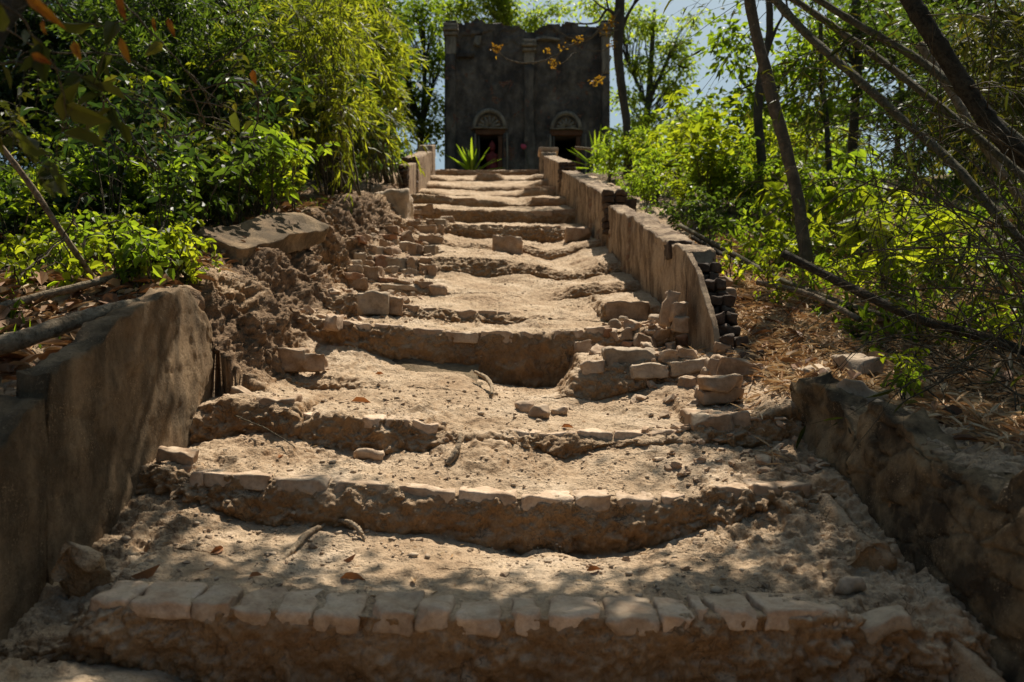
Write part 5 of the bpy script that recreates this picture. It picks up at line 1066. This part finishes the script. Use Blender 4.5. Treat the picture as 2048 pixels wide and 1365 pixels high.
# --- litter, small debris and ground cover (nobody could count them)
def litter(name, label, n, ulo, uhi, dlo, dhi, mat, L, Wf, seed, lift=.02, cat='leaf litter', pdf=None, tilt=.28, where=None):
    rs = np.random.RandomState(seed); D = dlo*(dhi/dlo)**rs.uniform(0, 1, n); u = rs.uniform(ulo, uhi, n)
    X = cx(D)+u; Z = np.empty(n); ok = np.ones(n, bool)
    dens = fbm(np.stack([X*1.1, D*1.1, X*0], 1), 3, seed); ok &= dens > -.35+.5*rs.uniform(-.5, .5, n)
    ok &= ~((D < 3.85) & (u > 1.34) & (u < 1.74)) & ~((D < 4.05) & (u < -1.33) & (u > -1.54))      # nothing lies inside the walls
    X, D = X[ok], D[ok]; Z = np.array([drop(float(a), float(b)).z for a, b in zip(X, D)]); k = len(X)
    C = np.stack([X, D, Z+rs.uniform(.002, lift, k)], 1); a = rs.uniform(0, 6.28, k); A = np.stack([np.cos(a), np.sin(a)+0, rs.normal(size=k)*tilt], 1)
    A[:, 2] += A[:, 1]*.28; Lg = L*rs.uniform(.4, 1.4, k); mb = MB(); mb.add(*leaves(C, A, Lg, Lg*Wf*rs.uniform(.6, 1.4, k), rs, False, .3, .12, np.array([0, -.28, 3.]))); o = mb.build(name, mat, None, False)
    return tag(o, label, cat, kind='stuff')
litter('bamboo_leaf_litter', 'straw coloured dry bamboo leaves covering the right slope', 34000, 1.5, 4.8, 2.6, 8, M['litter'], .085, .14, 1, .03)
litter('bamboo_leaf_litter', 'small bright straw scraps on the sunny part of the right slope', 16000, 1.5, 3.4, 3.6, 7, M['litter'], .05, .16, 21, .03, tilt=.5)
litter('brown_leaf_litter', 'broad brown dead leaves scattered on the right slope', 2600, 1.6, 6, 2.2, 9, M['litter_brown'], .11, .45, 2, .04)
litter('brown_leaf_litter', 'broad brown dead leaves covering the left bank', 7000, -5, -1.6, 2.6, 9, M['litter_brown'], .11, .45, 3, .05)
litter('bamboo_leaf_litter', 'thin dry leaves scattered on the left bank', 6000, -5, -1.55, 2.6, 10, M['litter'], .09, .14, 4, .03)
litter('step_debris', 'scraps of straw and leaf scattered on the steps', 900, -1.3, 1.34, 2.3, 9, M['litter'], .022, .22, 5, .006, 'debris', tilt=.1)
litter('straw', 'dry straw caught among the rubble at the wall gap', 900, 1.25, 1.75, 3.3, 5.2, M['litter'], .09, .10, 6, .02, 'straw')
def grass(name, label, n, ulo, uhi, dlo, dhi, mat, L, seed, wf=.05):
    rs = np.random.RandomState(seed); D = dlo*(dhi/dlo)**rs.uniform(0, 1, n); X = cx(D)+rs.uniform(ulo, uhi, n); ok = fbm(np.stack([X*1.6, D*1.6, X*0], 1), 3, seed) > .02; X, D = X[ok], D[ok]
    Z = np.array([drop(float(a), float(b)).z for a, b in zip(X, D)]); k = len(X); C = np.stack([X, D, Z-.005], 1); C[:, :2] += rs.normal(size=(k, 2))*.02
    A = rs.normal(size=(k, 3))*.55+np.array([0, 0, 1.]); Lg = L*rs.uniform(.4, 1.3, k); mb = MB(); mb.add(*leaves(C, A, Lg, Lg*wf+.004, rs, False, .2, .35)); return tag(mb.build(name, mat, None, False), label, 'grass', kind='stuff')
grass('grass', 'short green grass and weeds on the left bank', 9000, -5.5, -1.62, 2.8, 9, M['leaf_bright'], .10, 7)
grass('grass', 'low green weeds on the right slope', 8000, 2.2, 7, 4.5, 14, M['leaf_bright'], .12, 8, .25)
def cover(name, label, n, ulo, uhi, dlo, dhi, mat, H, ls, seed, thr=0.):
    """undergrowth: leaves at varied height above the ground"""
    rs = np.random.RandomState(seed); k0 = n; D = dlo*(dhi/dlo)**rs.uniform(0, 1, k0); X = cx(D)+rs.uniform(ulo, uhi, k0)*(1+0*D); f = fbm(np.stack([X*.9, D*.9, X*0], 1), 3, seed); ok = f > thr; X, D, f = X[ok], D[ok], f[ok]
    Z = ground_base(X, D); k = len(X); C = np.stack([X, D, Z+H*rs.uniform(0, 1, k)*np.clip(.35+1.6*f, .1, 1.3)], 1); Lg = ls*rs.uniform(.5, 1.3, k); mb = MB(); mb.add(*leaves(C, rs.normal(size=(k, 3))+np.array([0, 0, -.2]), Lg, Lg*.5, rs, True)); return tag(mb.build(name, mat, None, False), label, 'undergrowth', kind='stuff')
cover('undergrowth', 'tangled green undergrowth on the right slope', 24000, 2.4, 9, 5.5, 22, M['leaf_bright'], .26, .08, 11)
cover('undergrowth', 'tangled green undergrowth on the left slope', 42000, -9, -2.2, 5.5, 22, M['leaf_dark'], .45, .12, 12, .05)
def pebbles(n, seed):
    rs = np.random.RandomState(seed); mb = MB()
    P0, F0 = cube_grid(2); P0 = unit(P0)
    D = 2.3*(10/2.3)**rs.uniform(0, 1, n)**1.1; X = cx(D)+rs.uniform(-1.32, 1.34, n)
    dn = fbm(np.stack([X*2, D*2, X*0], 1), 3, seed) > -.05; X, D = X[dn], D[dn]
    for a, b in zip(X, D):
        g = drop(float(a), float(b)); s = rs.gamma(2., .0017)+.0015; s = min(s, .018)
        if rs.rand() < .03: s *= 2
        V = P0*np.array([1, rs.uniform(.6, 1.2), rs.uniform(.4, .8)])*s*(1+.25*rs.uniform(-1, 1, (len(P0), 1))); c, s_ = math.cos(a*99), math.sin(a*99)
        V = V@np.array([[c, s_, 0], [-s_, c, 0], [0, 0, 1]]); mb.add(V+np.array([a, b, g.z+s*.25]), F0)
    return tag(mb.build('pebbles', M['pebble'], None, True), 'small clods and pebbles strewn over the steps', 'pebbles', kind='stuff')
def rubble_chips(name, label, n, ulo, uhi, dlo, dhi, mat, smin, smax, seed):
    rs = np.random.RandomState(seed); mb = MB(); P0, F0 = cube_grid(2); P0 = np.sign(P0)*np.abs(P0)**.8*(1-.22*(np.linalg.norm(P0, axis=1, keepdims=True) > 1.5))
    for i in range(n):
        a, b = rs.uniform(ulo, uhi), rs.uniform(dlo, dhi); a = cx(b)+a; g = drop(a, b); s = smin+(smax-smin)*rs.rand()**3
        V = P0*np.array([1, rs.uniform(.5, 1), rs.uniform(.25, .7)])*s*(1+.22*rs.uniform(-1, 1, (len(P0), 3))); V = V@rot(rs.uniform(-.6, .6), rs.uniform(-.6, .6), rs.uniform(0, 6)).T
        mb.add(V+np.array([a, b, g.z+s*.15]), F0)
    return tag(mb.build(name, mat, None, False), label, 'rubble', kind='stuff')
rubble_chips('rubble_chips', 'small angular brick chips strewn around the wall gap', 420, .75, 1.7, 3.3, 5.6, M['brick_brown'], .006, .035, 1)
rubble_chips('rubble_chips', 'small angular brick chips strewn among the left brick pile', 420, -1.35, -.5, 5.4, 11.5, M['brick_brown'], .008, .05, 2)
rubble_chips('rubble_chips', 'crumbs of brick and clay fallen below the step edges', 260, -1.3, 1.3, 2.3, 4.6, M['brick_brown'], .004, .016, 3)
M['pebble'] = brick_material('pebble', (.40, .29, .19), (.54, .42, .29), (.64, .53, .40), .4)
pebbles(5200, 3)
# --- near hanging branch at the top left, close to the camera
hb = empty('hanging_branch', at(-60, -60, 1.5), 'hanging branch with olive and orange leaves at the top left, closest to the camera', 'branch'); la = np.array(hb.location); rs = np.random.RandomState(77)
mb, lf, lo = MB(), MB(), MB()
for k, pts_ in enumerate(([(-80, -60), (60, 60), (130, 200), (110, 330)], [(-60, 120), (60, 130), (180, 160), (250, 260)], [(-60, 240), (40, 280), (110, 360)], [(60, -80), (150, 40), (250, 40), (330, -20)], [(-40, 20), (90, 100), (230, 110), (330, 160)], [(180, -60), (300, 60), (420, 190), (520, 250)])):
    d0 = 1.5+.12*k; P_ = smooth_path([at(x, y, d0+.1*j) for j, (x, y) in enumerate(pts_)], 24, .004, k); mb.add(*tube(P_-la, np.linspace(.0032, .0009, 24), 5))
    n_ = 11 if k < 3 else 3; C = P_[rs.randint(4, 24, n_)]; Lg = rs.uniform(.045, .10, n_); lf.add(*leaves(C-la, rs.normal(size=(n_, 3))*np.array([.8, .8, .4])+np.array([0, 0, -.7]), Lg, Lg*.5, rs, False, .2, .2, np.array([0, -1., .3])))
    for s in range(5):
        a_ = P_[rs.randint(4, 22)]; d = unit(rs.normal(size=3)); L = rs.uniform(.08, .3); mb.add(*tube(smooth_path([a_, a_+d*L*.5, a_+d*L+np.array([0, 0, -.04])], 7, .003, s)-la, np.linspace(.0013, .0006, 7), 4))
for (x, y, dx, dy, D, wf) in ((48, -12, 78, 66, 1.35, .24), (238, -18, 10, 60, 1.5, .34), (240, 75, 18, 52, 1.5, .32), (335, 35, 14, 40, 1.7, .3), (148, 82, 12, 40, 1.6, .5), (86, 40, 4, 30, 1.5, .5), (62, 108, 40, 20, 1.4, .4), (505, 140, 6, 30, 2.2, .5), (306, 34, 4, 30, 2.0, .3)):
    A = np.array(at(x, y, D)); B = np.array(at(x+dx, y+dy, D)); L = np.linalg.norm(B-A); lo.add(*leaves((A-la)[None], (B-A)[None], np.array([L]), np.array([L*wf]), rs, False, .22, .12, np.array([0, -6., 0])))
mb.build('stems', M['twig'], hb); lf.build('leaves', M['leaf_olive'], hb, False); lo.build('orange_leaves', M['leaf_orange'], hb, False)
# --- tangled bare vines on the left
for i in range(9):
    q = random.Random(70+i); x, y, d = q.uniform(0, 520), q.uniform(0, 420), q.uniform(2.6, 5.5); P3 = [(x, y, 3, d)]
    for k in range(4): x += q.uniform(-110, 150); y += q.uniform(-90, 110); P3.append((x, y, 2.6, d+q.uniform(-.1, .3)*k))
    o = pole('bare_vine', 'thin bare vine tangled through the left undergrowth', [(a, b, 3.2*3/d, c) for a, b, w_, c in P3], M['twig'], 70+i, 'vine', .006, 5); o['group'] = 'bare vines tangled through the left undergrowth'
# --- canopy out of the frame overhead: its leaves throw the dappled shade on the lowest steps
def shade_lobe(px, py, hgt, r, flat=.5):
    g = hit(px, py); c = g+SD*(hgt/SD.z); return (c.x, c.y, c.z, r, r, r*flat)
sh = []
for (px, py, hgt, r) in ((60, 1300, 4.5, .50), (230, 1290, 4.2, .40), (350, 1340, 4.3, .3), (760, 1345, 4.3, .3), (1030, 1345, 4.3, .3), (1280, 1345, 4.3, .3), (1520, 1345, 4.3, .3), (100, 1210, 4.3, .30), (60, 1000, 4.6, .40), (120, 1150, 4.3, .30), (430, 1330, 4.4, .34), (640, 1345, 4.5, .30), (900, 1330, 4.3, .26), (1150, 1340, 4.5, .28), (1400, 1350, 4.4, .32), (1650, 1330, 4.3, .34), (1900, 1300, 4.5, .42),
                         (1640, 1100, 4.4, .26), (1750, 1010, 4.6, .30), (1900, 1080, 4.6, .38), (1450, 1120, 4.3, .16), (1990, 900, 4.8, .40), (1900, 800, 5.0, .42), (1500, 900, 4.6, .22), (1600, 940, 4.6, .26), (1560, 1250, 4.3, .30), (1800, 1200, 4.4, .36), (1000, 1290, 4.3, .24), (780, 1300, 4.4, .24), (520, 1290, 4.3, .22), (1680, 860, 4.8, .26), (200, 1100, 4.4, .18), (2040, 760, 5.2, .5), (1780, 740, 5.0, .30), (1250, 1170, 4.2, .12), (560, 1150, 4.2, .10), (330, 1100, 4.2, .14), (640, 1000, 4.4, .07), (1350, 930, 4.4, .08)):
    sh.append(shade_lobe(px, py, hgt, r))
tree('overhanging_tree', 'broad tree arching over the lowest steps from the right, casting dappled shade', [[(5.2, 4.6, -.2, .16), (4.6, 4.8, 2.2, .13), (2.6, 5.2, 3.9, .09), (.8, 5.4, 4.4, .06), (-.9, 5.4, 4.2, .04)]], sh, M['leaf_mid'], M['bark_dark'], .10, 1.9, seed=81, nper=16, clus=.2, width=.5, frac=.5, r0=.02, maxL=1.3)
sl_ = []
for (x, y) in ((-60, 700), (60, 740), (130, 900)):
    D = min(D_left(x), 4); zc = slope(D)+.45; c = Vector((cx(D)-1.35, D, zc))+SD*(4.4/SD.z); sl_.append((c.x, c.y, c.z, .34, .34, .2))
for (x, y) in ((60, 60), (160, 160), (120, 280), (40, 200), (250, 60)):
    c = at(x, y, 1.6)+SD*(3.0/SD.z); sl_.append((c.x, c.y, c.z, .36, .36, .2))
tree('overhanging_tree', 'leafy bough arching over the tall left parapet and shading it', [[(-4.6, 6.2, .2, .12), (-4.2, 6.4, 2.4, .09), (-2.6, 6.3, 4.0, .06), (-.8, 5.9, 4.4, .04)]], sl_, M['leaf_mid'], M['bark_dark'], .10, 2.2, seed=82, nper=16, clus=.2, width=.5, frac=.5, r0=.02, maxL=1.3)
